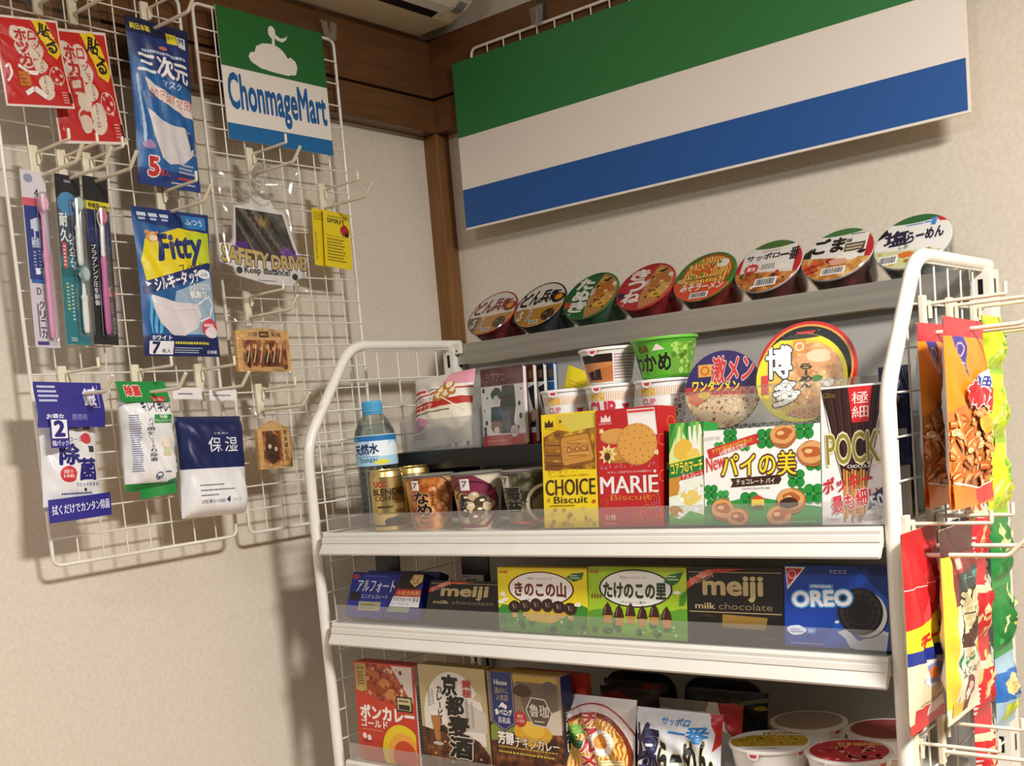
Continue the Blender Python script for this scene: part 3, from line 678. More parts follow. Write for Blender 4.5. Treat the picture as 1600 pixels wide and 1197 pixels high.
m.box(.015, -.0272, .095, .042, -.0262, .134, '#2a2584'); a = Art(m, lambda u, v, d: (.015 + u * .027, -.0272 - d, .095 + v * .039), .027, .039); a.r(.08, .32, .92, .95, '#f0f0f4').t('2', .25, .40, .75, .90, '#241f78', .05).t('個パック', .06, .06, .94, .25, '#e8e8f8', .02)
m.build('header', t)
m = MB(); FB = lambda u, v, d: (.008 + u * .094, -.020 - .005 * math.sin(u * 3.1) - d, -.004 + v * .031 + u * .006); m.grid(lambda u, v: FB(u, v, 0), 10, 4, '#2a2584'); Art(m, FB, .094, .031, cells=(10, 4)).t('拭くだけでカンタン除菌', .05, .32, .97, .74, '#e8e8f8', .02); m.build('lower_band', t)
t = thing('wet_wipes_pack', 'white wet wipe pack with a green header, beside the tissues', 'wet wipes', (.050, -.892, 1.328), (0, R(2), R(90)))
m = MB(); a = pillow(m, .088, .136, .046, 'crinkle_white', seal=.03, crink=.0014, seed=41, pw=5)
G = '#1f8a3c'
a.r(.0, .0, 1, .08, G); a.t('キレイキレイ', .30, .82, .90, .93, '#2c3450', .03, rot=-3); a.r(.50, .70, .86, .79, G); a.t('除菌', .60, .75, .76, .785, '#f0f8f0', .02); a.t('ウェットシート', .52, .71, .84, .745, '#f0f8f0', .02)
a.tv('バイ菌をしっかり除菌', .36, .30, .46, .76, '#28304c', .02); a.fine(.92, .42, .97, .78, 14, '#28304c', seed=2); a.e(.90, .30, .045, .03, G); a.t('30枚', .88, .12, .99, .18, '#28304c', .03); a.fine(.90, .20, .98, .24, 1, '#28304c', seed=3); a.o(.52, .15, .055, .04, .25, '#2a3c78'); a.p([(.47, .16), (.52, .12), (.57, .16), (.52, .14)], '#2a3c78'); a.fine(.64, .17, .76, .21, 1, '#7a80a0', seed=4); a.p([(.72, .09), (1, .14), (1, .04), (.70, .04)], '#2c7a50'); a.fine(.06, .20, .22, .80, 26, '#7a84a8', seed=8)
a.e(.68, .50, .10, .06, '#efe2cc'); a.p([(.62, .36), (.76, .36), (.75, .44), (.63, .44)], '#d8c9a4'); a.r(.64, .38, .74, .43, '#c8dca8')
m.build('pouch', t, (.008, 0, .008))
m = MB(); FH = lambda u, v, d: (.004 + u * .082, -.016 + .012 * v - d, .134 + v * .030); m.grid(lambda u, v: FH(u, v, 0), 4, 4, '#1f8a3c'); a = Art(m, FH, .082, .03, cells=(4, 4)); a.t('除菌', .14, .30, .44, .80, '#c83a34', .05, '#f4f0e8', .06); a.e(.76, .26, .15, .34, '#c83a34', a0=180, a1=360); a.fine(.66, .05, .86, .2, 2, '#f4e4e0'); m.build('header', t)
m = MB(); m.grid(lambda u, v: (.026 + u * .060, -.010 + .004 * math.sin(u * 6) , -.004 + v * .014 + .006 * u), 8, 2, '#1f8a3c'); m.build('lower_seal', t)
t = thing('tissue_pack', 'navy and white tissue pack in clear film', 'tissue pack', (.056, -.798, 1.287), (0, R(2.5), R(90)))
m = MB(); w, h = .122, .150; a = pillow(m, w, h, .044, 'crinkle_white', seal=.01, crink=.001, seed=51, pw=7)
a.r(-.0, .48, 1, 1, '#131f52'); a.t('うるおい', .44, .815, .66, .835, '#dfe4f0', .0); a.t('保', .34, .64, .55, .785, '#e8ecf4', .0); a.t('湿', .60, .64, .80, .785, '#e8ecf4', .0)
a.fine(.17, .305, .66, .33, 1, '#28304c', seed=2); a.fine(.17, .255, .74, .28, 1, '#28304c', seed=3); a.fine(.17, .205, .46, .23, 1, '#28304c', seed=4); a.t('2枚重ね10組', .18, .135, .54, .175, '#28305a', .0); a.t('4', .57, .135, .63, .19, '#28305a', .04); a.t('パック', .66, .14, .80, .17, '#28305a', .0)
m.build('pouch', t)
m = MB(); m.box(.0, -.001, .150, .120, 0, .195, 'film'); m.box(.0, -.0016, .176, .052, -.001, .193, '#e8e6e2'); m.box(.066, -.0016, .174, .118, -.001, .190, '#e8e6e2'); a = Art(m, lambda u, v, d: (u * .12, -.0016 - d, .176 + v * .016), .12, .016); a.fine(.08, .35, .36, .65, 1, '#3a4060', seed=2).fine(.60, .25, .95, .5, 1, '#3a4060', seed=6); m.build('hanging_film', t)

# ---- safety sign in its clear bag, the yellow cards, the wooden plaques
t = thing('safety_sign', 'safety drive car sign in a clear bag', 'car sign', (.060, -.682, 1.634), (0, R(1), R(90)))
m = MB(); P_ = [(.20, .93), (.17, .55), (.14, .48), (.0, .47), (.01, .25), (.14, .20), (.18, .10), (.50, .02), (.80, .01), (.86, .10), (.98, .14), (1.0, .38), (.90, .44), (.78, .92), (.66, .95), (.62, 1.06), (.40, 1.08), (.38, .97)]
W2, H2 = .178, .128
m.prism([(u * W2, v * H2) for u, v in P_], -.004, 0, '#dedad6'); a = Art(m, lambda u, v, d: (u * W2, -.004 - d, v * H2), W2, H2, clip=None)
a.p([(.22, .91), (.19, .45), (.30, .30), (.88, .30), (.86, .45), (.75, .89)], 'murk'); a.p([(.19, .50), (.16, .40), (.88, .33), (.87, .46), (.72, .50), (.66, .36), (.36, .36), (.30, .52)], 'violet')
a.p([(.42, .85), (.50, .62), (.58, .85), (.52, .78), (.50, .88), (.48, .78)], '#8a6a24'); a.blob(.50, .55, .17, .16, '#2c2018', 5, .1); a.line([(.34, .74), (.42, .62), (.36, .50)], .0016, '#6a5024'); a.line([(.66, .74), (.58, .62), (.64, .50)], .0016, '#6a5024')
a.t('SAFETY', .03, .235, .54, .42, '#c8b060', .04, '#3c2050', .05, rot=-5); a.t('DRIVE', .58, .22, .98, .38, '#c8b060', .04, '#3c2050', .05, rot=2); a.t('Keep distance!', .26, .115, .78, .215, '#26262c', .03); a.e(.20, .165, .035, .042, '#26262c'); a.e(.84, .13, .035, .042, '#26262c'); a.fine(.40, .05, .62, .07, 1, '#7a7a80')
m.build('sign_plate', t)
m = MB(); m.lathe([(.0005, .000), (.012, .001), (.020, .006), (.025, .013), (.027, .014)], 'film', 28); m.lathe([(.0255, .0135), (.028, .0145), (.027, .0165), (.0250, .0150)], 'milky', 28); m.lathe([(.006, -.010), (.006, 0), (.003, .001)], 'milky', 16); m.build('suction_cup', t, (.088, -.008, .157), (R(90), 0, 0))
m = MB(); a = pillow(m, .186, .208, .036, 'film', seal=.01, crink=.002, seed=61, pw=6); m.build('clear_bag', t, (-.004, .004, -.014))
for k, (dy, dz, dx) in enumerate(((0, 0, .044), (.018, -.002, .050))):
    m = MB(); w, h = .062, .094; m.box(0, 0, 0, w, .0008, h, '#e2c916'); a = flat(m, w, h)
    if k: a.t('AMERICAN', .16, .885, .88, .925, '#4a3c10', .01); a.t('SPIRIT', .14, .79, .80, .865, '#4a3c10', .03); a.blob(.78, .68, .16, .10, '#b83028', 4, .1); a.p([(.66, .72), (.74, .80), (.86, .78), (.93, .70), (.86, .66), (.80, .58), (.74, .60), (.72, .66)], '#a02420'); a.e(.86, .62, .08, .05, '#1c1410'); a.r(.06, .555, .80, .562, '#4a3c10'); a.fine(.10, .10, .84, .53, 8, '#7a6a14', seed=4)
    else: a.fine(.05, .10, .16, .60, 14, '#8a7a14', seed=3); a.fine(.05, .80, .5, .95, 4, '#8a7a14', seed=5)
    o = m.build('product_card', None, (dx, -.466 + dy, 1.674 + dz), (0, R(3 + k), R(90)))
    tag(o, ('yellow product card with red emblem, in front of another', 'yellow product card half hidden behind another')[0 if k else 1], 'card', 'yellow cards on one hook')
def plaque(label, x, y, z, roll, outline, w, h, art, pad):
    t = thing('wooden_plaque', label, 'wooden plaque', (x, y, z), (0, R(roll), R(90)), 'wooden plaques in clear bags')
    m = MB(); m.prism([(u * w, v * h) for u, v in outline], -.007, 0, 'emawood'); art(Art(m, lambda u, v, d: (u * w, -.007 - d, v * h), w, h)); m.build('board', t)
    m = MB(); a = pillow(m, w + .012, h + .03, .020, 'film', seal=.02, crink=.001, seed=71, pw=8); m.build('clear_bag', t, (-.006, 0, -.006))
def ema1(a):
    a.t('六朝', .22, .80, .40, .90, '#3a2414', .02); a.r(.43, .78, .61, .92, '#3a2414'); a.t('神社', .45, .81, .59, .89, '#d8a868', .02); a.t('鬼城', .65, .80, .84, .90, '#3a2414', .02); a.e(.50, .965, .012, .015, '#4a3020'); a.r(.10, .10, .93, .72, 'relief')
    for k, u in enumerate((.20, .32, .44, .56, .68, .80)): a.blob(u, .30, .05, .20, ('#3a1a0c', '#5a2a12', '#8a4a20')[k % 3], k, .2); a.e(u, .52 + .05 * (k % 2), .03, .05, '#d8a070'); a.line([(u - .03, .2), (u + .02, .45), (u + .03, .62)], .0018, '#f0d0a0')
    a.e(.89, .10, .045, .06, '#6a4a24')
plaque('rectangular wooden plaque with carved figures, hung above another plaque', .050, -.662, 1.500, 1, [(0, 0), (1, 0), (1, .93), (.5, 1.0), (0, .93)], .108, .068, ema1, 0)
def ema2(a):
    a.r(.14, .06, .72, .78, 'relief'); a.blob(.42, .40, .24, .26, '#4a2410', 6, .2); a.t('戦', .24, .58, .46, .78, '#3a2010', .03); a.t('勝', .48, .46, .66, .68, '#6a3a1c', .03); a.e(.34, .46, .05, .05, '#e0c8b0'); a.e(.52, .40, .05, .05, '#d8b898'); a.line([(.24, .2), (.42, .28), (.64, .18)], .002, '#1c1008'); a.tv('熊本城記念', .78, .14, .90, .80, '#4a3418', .02); a.e(.5, .88, .012, .012, '#fff0d0')
plaque('pentagonal wooden plaque, lower of the two plaques', .052, -.642, 1.346, 1, [(0, 0), (1, 0), (1, .80), (.5, 1.0), (0, .80)], .068, .076, ema2, 0)
# ================================================================ cartons on the upper shelf
FY = -.595
def bean(a, cu, cv, ln, wd, rot, c, bend_=.35):
    """a crescent (peanut cracker, chip)"""
    pts = []
    for k in range(9):
        t = -1 + k / 4; pts.append((t * ln, wd * (1 - t * t) ** .5 + bend_ * ln * (1 - t * t)))
    for k in range(8, -1, -1):
        t = -1 + k / 4; pts.append((t * ln, -wd * (1 - t * t) ** .5 + bend_ * ln * (1 - t * t)))
    q = R(rot); P = [(cu + (x * math.cos(q) - y * math.sin(q)) / a.w, cv + (x * math.sin(q) + y * math.cos(q)) / a.h) for x, y in pts]
    P2 = []
    for p in P:
        if not P2 or math.dist(p, P2[-1]) > 1e-5: P2.append(p)
    a.p(P2, c)

def art_choice(a):
    Y = '#f0d414'; B = '#3c1c08'
    a.r(.02, .52, .98, .97, '#e4bc1c'); a.p([(.28, .985), (.98, .985), (.98, .80), (.55, .83), (.40, .90)], '#d8c850'); a.p([(.03, .80), (.30, .86), (.55, .83), (.98, .86), (.98, .50), (.03, .52)], 'wheat'); a.p([(0, .84), (.25, .87), (.28, 1), (0, 1)], Y); a.r(.0, .0, 1, .475, Y)
    a.p([(.06, .885), (.07, .945), (.11, .92), (.145, .955), (.18, .92), (.22, .945), (.23, .885)], B); a.t('MORINAGA', .04, .865, .25, .878, B); a.star(.36, .93, .035, .02, '#8a4a14', 3)
    for k in range(3): a.p([(.04, .51 + .09 * k), (.36, .50 + .09 * k), (.40, .57 + .09 * k), (.07, .59 + .09 * k)], ('#7a4a16', '#8e5a1e', '#a46a26')[k]); a.line([(.07, .55 + .09 * k), (.38, .54 + .09 * k)], .0012, '#4a2808')
    a.p([(.36, .55), (.40, .52), (.94, .56), (.97, .60), (.88, .80), (.84, .825), (.36, .79), (.33, .76)], '#8a5418'); a.p([(.385, .575), (.42, .545), (.92, .58), (.945, .61), (.865, .795), (.83, .81), (.39, .785), (.36, .755)], '#cc8f3c'); a.p([(.43, .59), (.89, .615), (.83, .775), (.41, .75)], '#b87828'); a.p([(.44, .60), (.88, .625), (.825, .765), (.42, .74)], '#d49a48')
    a.t('CHOICE', .46, .655, .86, .705, '#8a541c', .03, rot=3); a.fine(.47, .72, .80, .745, 1, '#9a6220', seed=2); a.fine(.47, .615, .84, .64, 1, '#9a6220', seed=3); a.line([(.43, .65), (.86, .672)], .001, '#9a6220'); a.line([(.43, .705), (.85, .727)], .001, '#9a6220')
    a.scatter(.1, .478, .95, .52, 14, .018, ['#d89a18', '#c87a14', '#e0b030'], 4)
    a.t('ふっくら香ばしいバターの味わい', .13, .445, .86, .466, '#a02c14', .0)
    a.t('CHOICE', .05, .285, .96, .425, B, .022); a.t('Biscuit', .20, .215, .82, .275, B, .012); a.e(.10, .245, .03, .018, '#c8901c'); a.e(.93, .225, .035, .016, '#b85a14'); a.fine(.12, .185, .66, .205, 1, '#8a5a10', seed=5); a.scatter(.08, .01, .95, .17, 26, .035, ['#d8a818', '#c08e18', '#e4c23a'], 8)
def art_choice_side(a): a.fine(.15, .2, .85, .8, 18, '#8a6a10', seed=2)
carton('biscuit_box', 'yellow biscuit box with a square biscuit picture, standing upright', 'biscuit box', .564, FY, 1.238, .085, .046, .149, 5, '#f0d414', '#e2c410', '#e8cc18', art_choice, sideart=art_choice_side)
def art_marie(a):
    Rd = '#bf1a20'
    a.p([(.08, .895), (.09, .95), (.13, .925), (.165, .96), (.20, .925), (.24, .95), (.25, .895)], '#f0dcd4'); a.t('MORINAGA', .05, .875, .27, .888, '#f0dcd4')
    a.p([(.52, .985), (.96, .985), (.99, .76), (.54, .78)], '#e8e2da'); a.p([(.55, .93), (.95, .93), (.975, .77), (.56, .79)], '#f4f0ea'); a.r(.53, .955, .95, .975, '#d8443c')
    a.e(.32, .765, .26, .065, '#c48638'); a.e(.32, .775, .25, .06, '#d8a052'); a.e(.40, .60, .34, .06, '#b8782c'); a.e(.42, .625, .33, .055, '#cc9040')
    a.e(.66, .69, .325, .178, '#b4772a'); a.e(.665, .695, .315, .172, '#dca04c')
    for rr, n in ((.10, 6), (.20, 11), (.28, 15)):
        for k in range(n): a.e(.665 + rr * math.cos(6.283 * k / n), .695 + rr * .55 * math.sin(6.283 * k / n), .012, .007, '#a86a24', 8); a.d -= a.step
    a.star(.18, .62, .16, .09, '#ecd890', 9, .6); a.star(.18, .62, .09, .05, '#c8a848', 7, .6); a.e(.17, .60, .05, .035, '#5a2a14'); a.star(.09, .82, .05, .028, '#f0dc90', 5); a.star(.97, .615, .05, .028, '#f0dc90', 5)
    a.scatter(.05, .50, .97, .53, 22, .02, ['#e06a78', '#d84858', '#c8505c'], 4); a.t('やさしく広がるミルクの味わい', .16, .455, .88, .474, '#f4e4dc', .0); a.star(.93, .46, .03, .017, '#f0dcd4', 5)
    a.t('MARIE', .04, .285, .97, .43, '#f4ece6', .022); a.t('Biscuit', .20, .225, .86, .275, '#e08038', .008)
    a.t('21枚', .10, .06, .28, .11, '#f0d8d0', .01); a.line([(.08, .03), (.30, .03)], .0006, '#f0d8d0')
    for (u, v, q, c) in ((.88, .22, .12, '#d87028'), (.42, .10, .09, '#b04a90'), (.62, .08, .08, '#d87028'), (.80, .11, .13, '#d85a48'), (.95, .17, .07, '#c858a0'), (.10, .20, .06, '#d86a28')): a.o(u, v, q, q * .6, .10, c, 18); a.o(u + .02, v, q * .5, q * .35, .14, c, 12)
def art_marie_side(a):
    for k in range(6): a.o(.2 + .5 * (k % 2), .12 + .15 * k, .22, .05, .14, '#d8703a', 14)
    a.star(.5, .5, .2, .05, '#f0dc90', 5); a.fine(.2, .02, .8, .12, 4, '#f0d8d0')
carton('biscuit_box', 'red biscuit box with a round biscuit picture, beside the yellow box', 'biscuit box', .651, FY, 1.239, .089, .046, .148, 4, '#bf1a20', '#b4161c', '#c8242a', art_marie, sideart=art_marie_side)
def art_koala(a):
    a.r(0, .62, 1, 1, '#d8e49a'); a.p([(0, .70), (.30, .98), (.55, .80), (1, .92), (1, 1), (0, 1)], '#3f9a3a'); a.p([(.55, .96), (.95, .98), (.9, .66), (.6, .66)], '#eef0dc')
    for k in range(7): a.p([(.05 + .14 * k, 1), (.16 + .14 * k, 1), (.02 + .16 * k, .84 - .03 * (k % 3))], ('#1f7a2c', '#5cb04a', '#8cc850')[k % 3])
    a.blob(.40, .74, .26, .10, '#e4b840', 2, .1); a.blob(.70, .68, .2, .06, '#e8c658', 6, .1)
    a.p([(0, .46), (1, .53), (1, .68), (0, .61)], '#1c7c34'); a.p([(.0, .60), (1, .67), (1, .685), (0, .615)], '#e8d840'); a.t('コアラのマーチ', .05, .515, .96, .62, '#f0dc48', .03, '#14491e', .05, rot=6)
    a.p([(.34, .44), (1, .49), (1, .535), (.34, .485)], '#c8302c'); a.t('チョコレート', .38, .46, .97, .515, '#f8ece4', .01, rot=6)
    a.r(0, .0, 1, .44, '#e8ecdc'); a.p([(0, .46), (.34, .48), (.28, .30), (0, .28)], '#c88a2c'); a.blob(.62, .27, .26, .08, '#e6c868', 4, .15); a.blob(.2, .14, .18, .06, '#b88030', 7, .15); a.p([(0, 0), (1, 0), (1, .10), (.6, .14), (.3, .06), (0, .12)], '#5aa850'); a.scatter(.3, .1, .95, .42, 16, .05, ['#ffffff', '#d4e0c0', '#f0d890'], 5)
carton('biscuit_box', 'narrow green and white snack box between the red box and the pie box', 'snack box', .751, FY, 1.238, .047, .036, .124, 8, '#e8ecdc', '#2a8a3c', '#3a9a40', art_koala)
def clover(a, u, v, q, c='#1f8a34'):
    for k in range(4): a.e(u + q * .55 * math.cos(R(45 + 90 * k)), v + q * .55 * a.w / a.h * math.sin(R(45 + 90 * k)), q * .5, q * .5 * a.w / a.h, c, 12); a.d -= a.step
    a.line([(u, v), (u + q * .4, v - q * 1.2)], .0012, c)
def pie(a, u, v, q, s=0):
    a.blob(u, v, q, q * a.w / a.h * .85, '#a8642c', s, .05); a.blob(u - q * .05, v + q * .12, q * .9, q * a.w / a.h * .7, '#d8a060', s + 1, .06); a.blob(u, v + q * .16, q * .62, q * .5, '#b05c24', s + 2, .16); a.blob(u - q * .2, v + q * .22, q * .25, q * .2, '#e8bc84', s + 3, .1)
def art_pie(a):
    a.p([(0, 0), (1, 0), (1, .17), (.7, .23), (.42, .30), (.2, .24), (0, .20)], '#2c9440')
    for (u, v, q) in ((.24, .93, .07), (.55, .88, .09), (.87, .95, .09), (.95, .62, .08), (.06, .35, .07), (.17, .30, .06), (.40, .24, .09), (.80, .46, .08), (.94, .30, .09), (.72, .20, .07), (.08, .20, .07), (.37, .82, .05), (.80, .28, .08), (.14, .82, .05)): clover(a, u, v, q, '#1f8a34' if q > .065 else '#3aa04a')
    a.p([(.03, .80), (.46, .935), (.48, .84), (.05, .70)], '#c8322c'); a.p([(.46, .935), (.50, .92), (.475, .88), (.51, .84), (.48, .84)], '#a02420'); a.t('サクサク重ね焼きの切り割った', .07, .80, .44, .855, '#f0c838', .01, rot=13); a.t('64層構造立型!!', .14, .765, .38, .815, '#f8ece0', .01, rot=13)
    a.t('New', .02, .585, .19, .74, '#d83a34', .02, rot=14, sl=.2)
    a.t('パイの美', .16, .50, .80, .74, '#f2d828', .02, '#5a2c10', .06); a.p([(.24, .395), (.66, .415), (.68, .46), (.66, .505), (.24, .485), (.26, .44)], '#3c1c0c'); a.t('チョコレート パイ', .29, .42, .62, .475, '#f4ece0', .01); a.t('CHOCOLATE PIE', .34, .365, .58, .385, '#5a4430')
    a.r(.42, .19, .53, .26, '#e8c850'); a.p([(.40, .26), (.475, .31), (.55, .26)], '#c84a30'); a.r(.44, .16, .52, .20, '#6a4a24')
    for i, (u, v, q) in enumerate(((.70, .90, .115), (.93, .70, .12), (.17, .16, .11), (.30, .07, .10), (.66, .08, .11))): pie(a, u, v, q, i * 5)
    pie(a, .76, .24, .12, 40); a.blob(.74, .215, .075, .06, '#3a1a10', 3, .08)
    a.t('LOTTE', .02, .905, .16, .935, '#b8b8b0', .02); a.fine(.65, .02, .97, .035, 1, '#e0f0e0')
def art_pie_side(a): clover(a, .5, .5, .3); a.fine(.1, .05, .9, .3, 6, '#dfe8dc')
carton('pie_box', 'white and green chocolate pie box with clovers and pies', 'snack box', .799, FY, 1.238, .143, .042, .112, 6.5, '#f2f0ea', '#2c9440', '#e8ece0', art_pie, sideart=art_pie_side)
def art_pocky(a):
    a.r(0, 0, 1, 1, '#efe9e6'); a.p([(.0, .985), (1, .985), (.86, .66), (.74, .40), (.72, .28), (.34, .28), (.30, .42), (.12, .76)], '#2c100c')
    for k in range(22):
        u = .01 + .98 * k / 21; ub = .345 + .37 * k / 21; a.line([(u, .98), (u * .5 + ub * .5 + (u - .5) * .08, .66), (ub, .29)], .0009, ('#5a2c22', '#120605', '#44201a')[k % 3])
    for k in range(9): u = .36 + .045 * k; a.line([(u, .40 - .01 * (k % 3)), (u + .01 - .006 * k, .02 + .03 * (k % 3))], .0022, ('#c8843c', '#d89a54', '#a86a2c')[k % 3])
    a.p([(.44, .985), (.82, .985), (.76, .73), (.50, .73)], '#d0242a'); a.tv('極細', .50, .755, .76, .955, '#f4e8e0', .0)
    a.t('Glico', .04, .92, .24, .955, '#8a7a3c', .0, sl=.3)
    a.t('POCKY', .09, .44, 1.10, .66, '#8f8436', .022, '#e4dcb0', .03, rot=2); a.t('CHOCOLATE', .42, .405, .86, .428, '#f0e8e0', .02)
    a.t('ポッキー', .02, .25, .80, .36, '#cc2c34', .03, rot=9, sl=.15); a.t('最も細い', .16, .12, .92, .24, '#cc2c34', .03, '#efe4e0', .04, rot=14, sl=.15); a.p([(.72, .10), (1.0, .17), (1.0, .28), (.80, .21)], '#2c3c5c'); a.t('50', .78, .12, .98, .21, '#e8ecf4', .03, rot=16); a.t('2 packs', .08, .03, .28, .05, '#8a7a70'); a.fine(.55, .03, .95, .08, 3, '#9a9490', seed=3)
def art_pocky_side(a): a.r(.15, .30, .85, .88, '#3a1612'); a.r(.1, .26, .9, .295, '#c87a80'); a.fine(.15, .03, .85, .24, 10, '#8a8496'); a.r(.2, .9, .8, .96, '#b8b4b8')
carton('stick_biscuit_box', 'white box picturing dark chocolate sticks with a red flag', 'snack box', .943, FY, 1.238, .070, .030, .152, 6.5, '#efe9e6', '#e6e0de', '#2c100c', art_pocky, sideart=art_pocky_side)
m = MB(); a = pillow(m, .036, .110, .018, '#1c2450', seal=.03, seed=5); a.blob(.42, .80, .30, .10, '#e0dcd8', 2, .1); a.blob(.5, .80, .18, .06, '#8a98b8', 3, .1); a.blob(.45, .66, .22, .08, '#d8c8a0', 4, .2); a.r(.1, .3, .9, .36, '#c8ccd8')
o = m.build('snack_pouch', None, (.984, -.520, 1.243 + .055), (R(-4), 0, 0)); tag(o, 'narrow navy pouch standing behind the chocolate stick box', 'snack pouch')
o.location.z = 1.2995
m = MB(); m.cbox(.972, -.545, 1.2376, 1.008, -.495, 1.297, '#d8d4ce', .001); tag(m.build('small_carton'), 'small plain carton under the navy pouch behind the stick box', 'small box')

# ================================================================ cartons on the middle shelf
def hills(a, seed=0, c=('#5aa032', '#3c8a2a', '#2c6a24', '#88b83c')):
    a.blob(.12, .12, .22, .30, c[1], seed, .1); a.blob(.5, .02, .40, .22, c[0], seed + 1, .08); a.blob(.9, .10, .26, .34, c[1], seed + 2, .1); a.r(0, 0, 1, .10, c[0])
    g = random.Random(seed)
    for k in range(9): u = g.uniform(.05, .95); a.blob(u, g.uniform(.05, .22), .035, .055, c[2], k, .12); a.d -= a.step
    a.scatter(0, .02, 1, .2, 16, .012, ['#88b83c', '#e8e0b0', '#2c6a24'], seed)
def art_kinoko(a):
    a.r(0, 0, 1, 1, '#f0dc18'); a.p([(0, 0), (.30, 0), (.18, .40), (.05, .42), (0, .36)], '#3c8a34'); hills(a, 3)
    a.p([(.30, .40), (.62, .44), (.80, .30), (.62, .16), (.36, .18)], '#d8b43c'); a.e(.49, .68, .37, .265, '#6a1a14', 40); a.e(.49, .68, .352, .245, '#f4efe8', 40)
    a.t('明治チョコスナック', .35, .815, .62, .855, '#7a2018', .01); a.t('きのこの山', .20, .56, .77, .775, '#6a1410', .04, '#e8d8c8', .015); a.t('（チョコレート菓子）', .33, .49, .64, .53, '#4a2018', .0)
    for k in range(6):
        u = .19 + .125 * k; v = .43 - .05 * abs(k - 2.5) / 2.5; a.p([(u - .025, v), (u - .03, v - .15), (u + .03, v - .16), (u + .025, v)], '#d8a858'); a.blob(u, v + .01, .068, .10, '#2e120c', k + 3, .07); a.line([(u - .02, v + .05), (u - .005, v - .02)], .0014, '#b8a090'); a.line([(u + .012, v + .05), (u + .02, v - .02)], .001, '#8a6a58')
    a.p([(.78, .86), (.84, .92), (.97, .94), (.94, .84), (.86, .80)], '#1c6a2c'); a.fine(.82, .84, .93, .91, 2, '#d8e4c0'); a.t('meiji', .02, .90, .115, .955, '#c8382c', .02)
    for (u, v) in ((.06, .58), (.09, .50), (.90, .46), (.04, .46)): a.blob(u, v, .035, .035, '#f6f2d8', int(u * 99), .15)
carton('chocolate_snack_box', 'yellow chocolate snack box with dark red lettering in a white oval', 'snack box', .472, FY, 1.097, .148, .030, .088, 5, '#f0dc18', '#e2ce14', '#ecd820', art_kinoko)
def art_takenoko(a):
    a.r(0, 0, 1, 1, '#a6cc20'); a.p([(.55, 1), (1, 1), (1, .5), (.9, .62)], '#b8d838'); hills(a, 13, ('#78b42c', '#5c9c2a', '#2c6a24', '#c4d84c'))
    a.e(.49, .70, .375, .27, '#1c2c14', 40); a.e(.49, .70, .357, .25, '#f2f0e8', 40)
    a.t('明治チョコスナック', .34, .835, .61, .875, '#a83028', .01); a.t('たけのこの里', .165, .565, .80, .775, '#1c3814', .045, '#dfe4c8', .015); a.t('（チョコレート菓子）', .34, .485, .60, .525, '#33401c', .0)
    for k in range(6):
        u = .20 + .12 * k; v = .36 - .03 * (k % 2); a.p([(u - .04, v - .05), (u - .035, v - .16), (u + .04, v - .16), (u + .045, v - .05)], '#c88a3c'); a.p([(u - .055, v - .05), (u - .03, v + .08), (u + .005, v + .14), (u + .04, v + .06), (u + .055, v - .05)], '#3c140e'); a.line([(u - .015, v + .08), (u - .03, v - .03)], .001, '#a88070')
    a.p([(.78, .80), (.83, .90), (.97, .94), (.92, .80), (.86, .75)], '#1c6a2c'); a.fine(.82, .82, .93, .90, 2, '#d8e4c0'); a.t('meiji', .02, .90, .11, .955, '#c8382c', .02)
    for k in range(4): a.p([(.03 + .03 * k, .58), (.05 + .03 * k, .62), (.045 + .03 * k, .54)], '#8a3018')
    for k in range(5): a.p([(.92, .60 - .03 * k), (1.0, .70 - .03 * k), (.98, .62 - .03 * k)], '#3c8a24')
    a.blob(.91, .66, .035, .025, '#f4f2e0', 3, .1)
carton('chocolate_snack_box', 'lime green chocolate snack box with dark green lettering in a white oval', 'snack box', .621, FY, 1.097, .1435, .030, .090, 6, '#a6cc20', '#96bc1c', '#b0d42c', art_takenoko)
def art_meiji(a, full=True):
    G = '#c8b07c'; a.r(0, 0, 1, 1, '#120e0c'); a.r(.02, .925, .98, .935, G)
    if full: a.r(.02, .405, .98, .415, G)
    a.p([(0, .70), (0, .80), (.20, .96), (.34, .975), (.62, .975), (.30, .92), (.14, .83)], '#d8502c'); a.t('おいしさが長持ちする', .03, .80, .28, .93, '#f0d8c8', .0, rot=20)
    a.t('meiji', .18, .56, .79, .87, G, .035); a.t('milk', .09, .45, .30, .53, G, .015); a.t('chocolate', .34, .45, .89, .535, '#8a7a5c', .0)
    if full: a.p([(.15, .36), (.20, .38), (.27, .37), (.30, .34)], '#3c2014'); a.p([(.37, .22), (.38, .385), (.84, .36), (.82, .20)], 'goldfoil'); a.t('26 pieces', .74, .07, .94, .13, '#6a5a44')
carton('chocolate_box', 'black chocolate box with gold lettering, beside the blue cookie box', 'chocolate box', .765, FY, 1.097, .124, .028, .092, 6, '#120e0c', '#181210', '#1c1614', art_meiji)
carton('chocolate_box', 'black chocolate box with gold lettering leaning back near the left end', 'chocolate box', .327, -.590, 1.097, .141, .020, .063, 22, '#120e0c', '#181210', '#1c1614', lambda a: art_meiji(a, False))
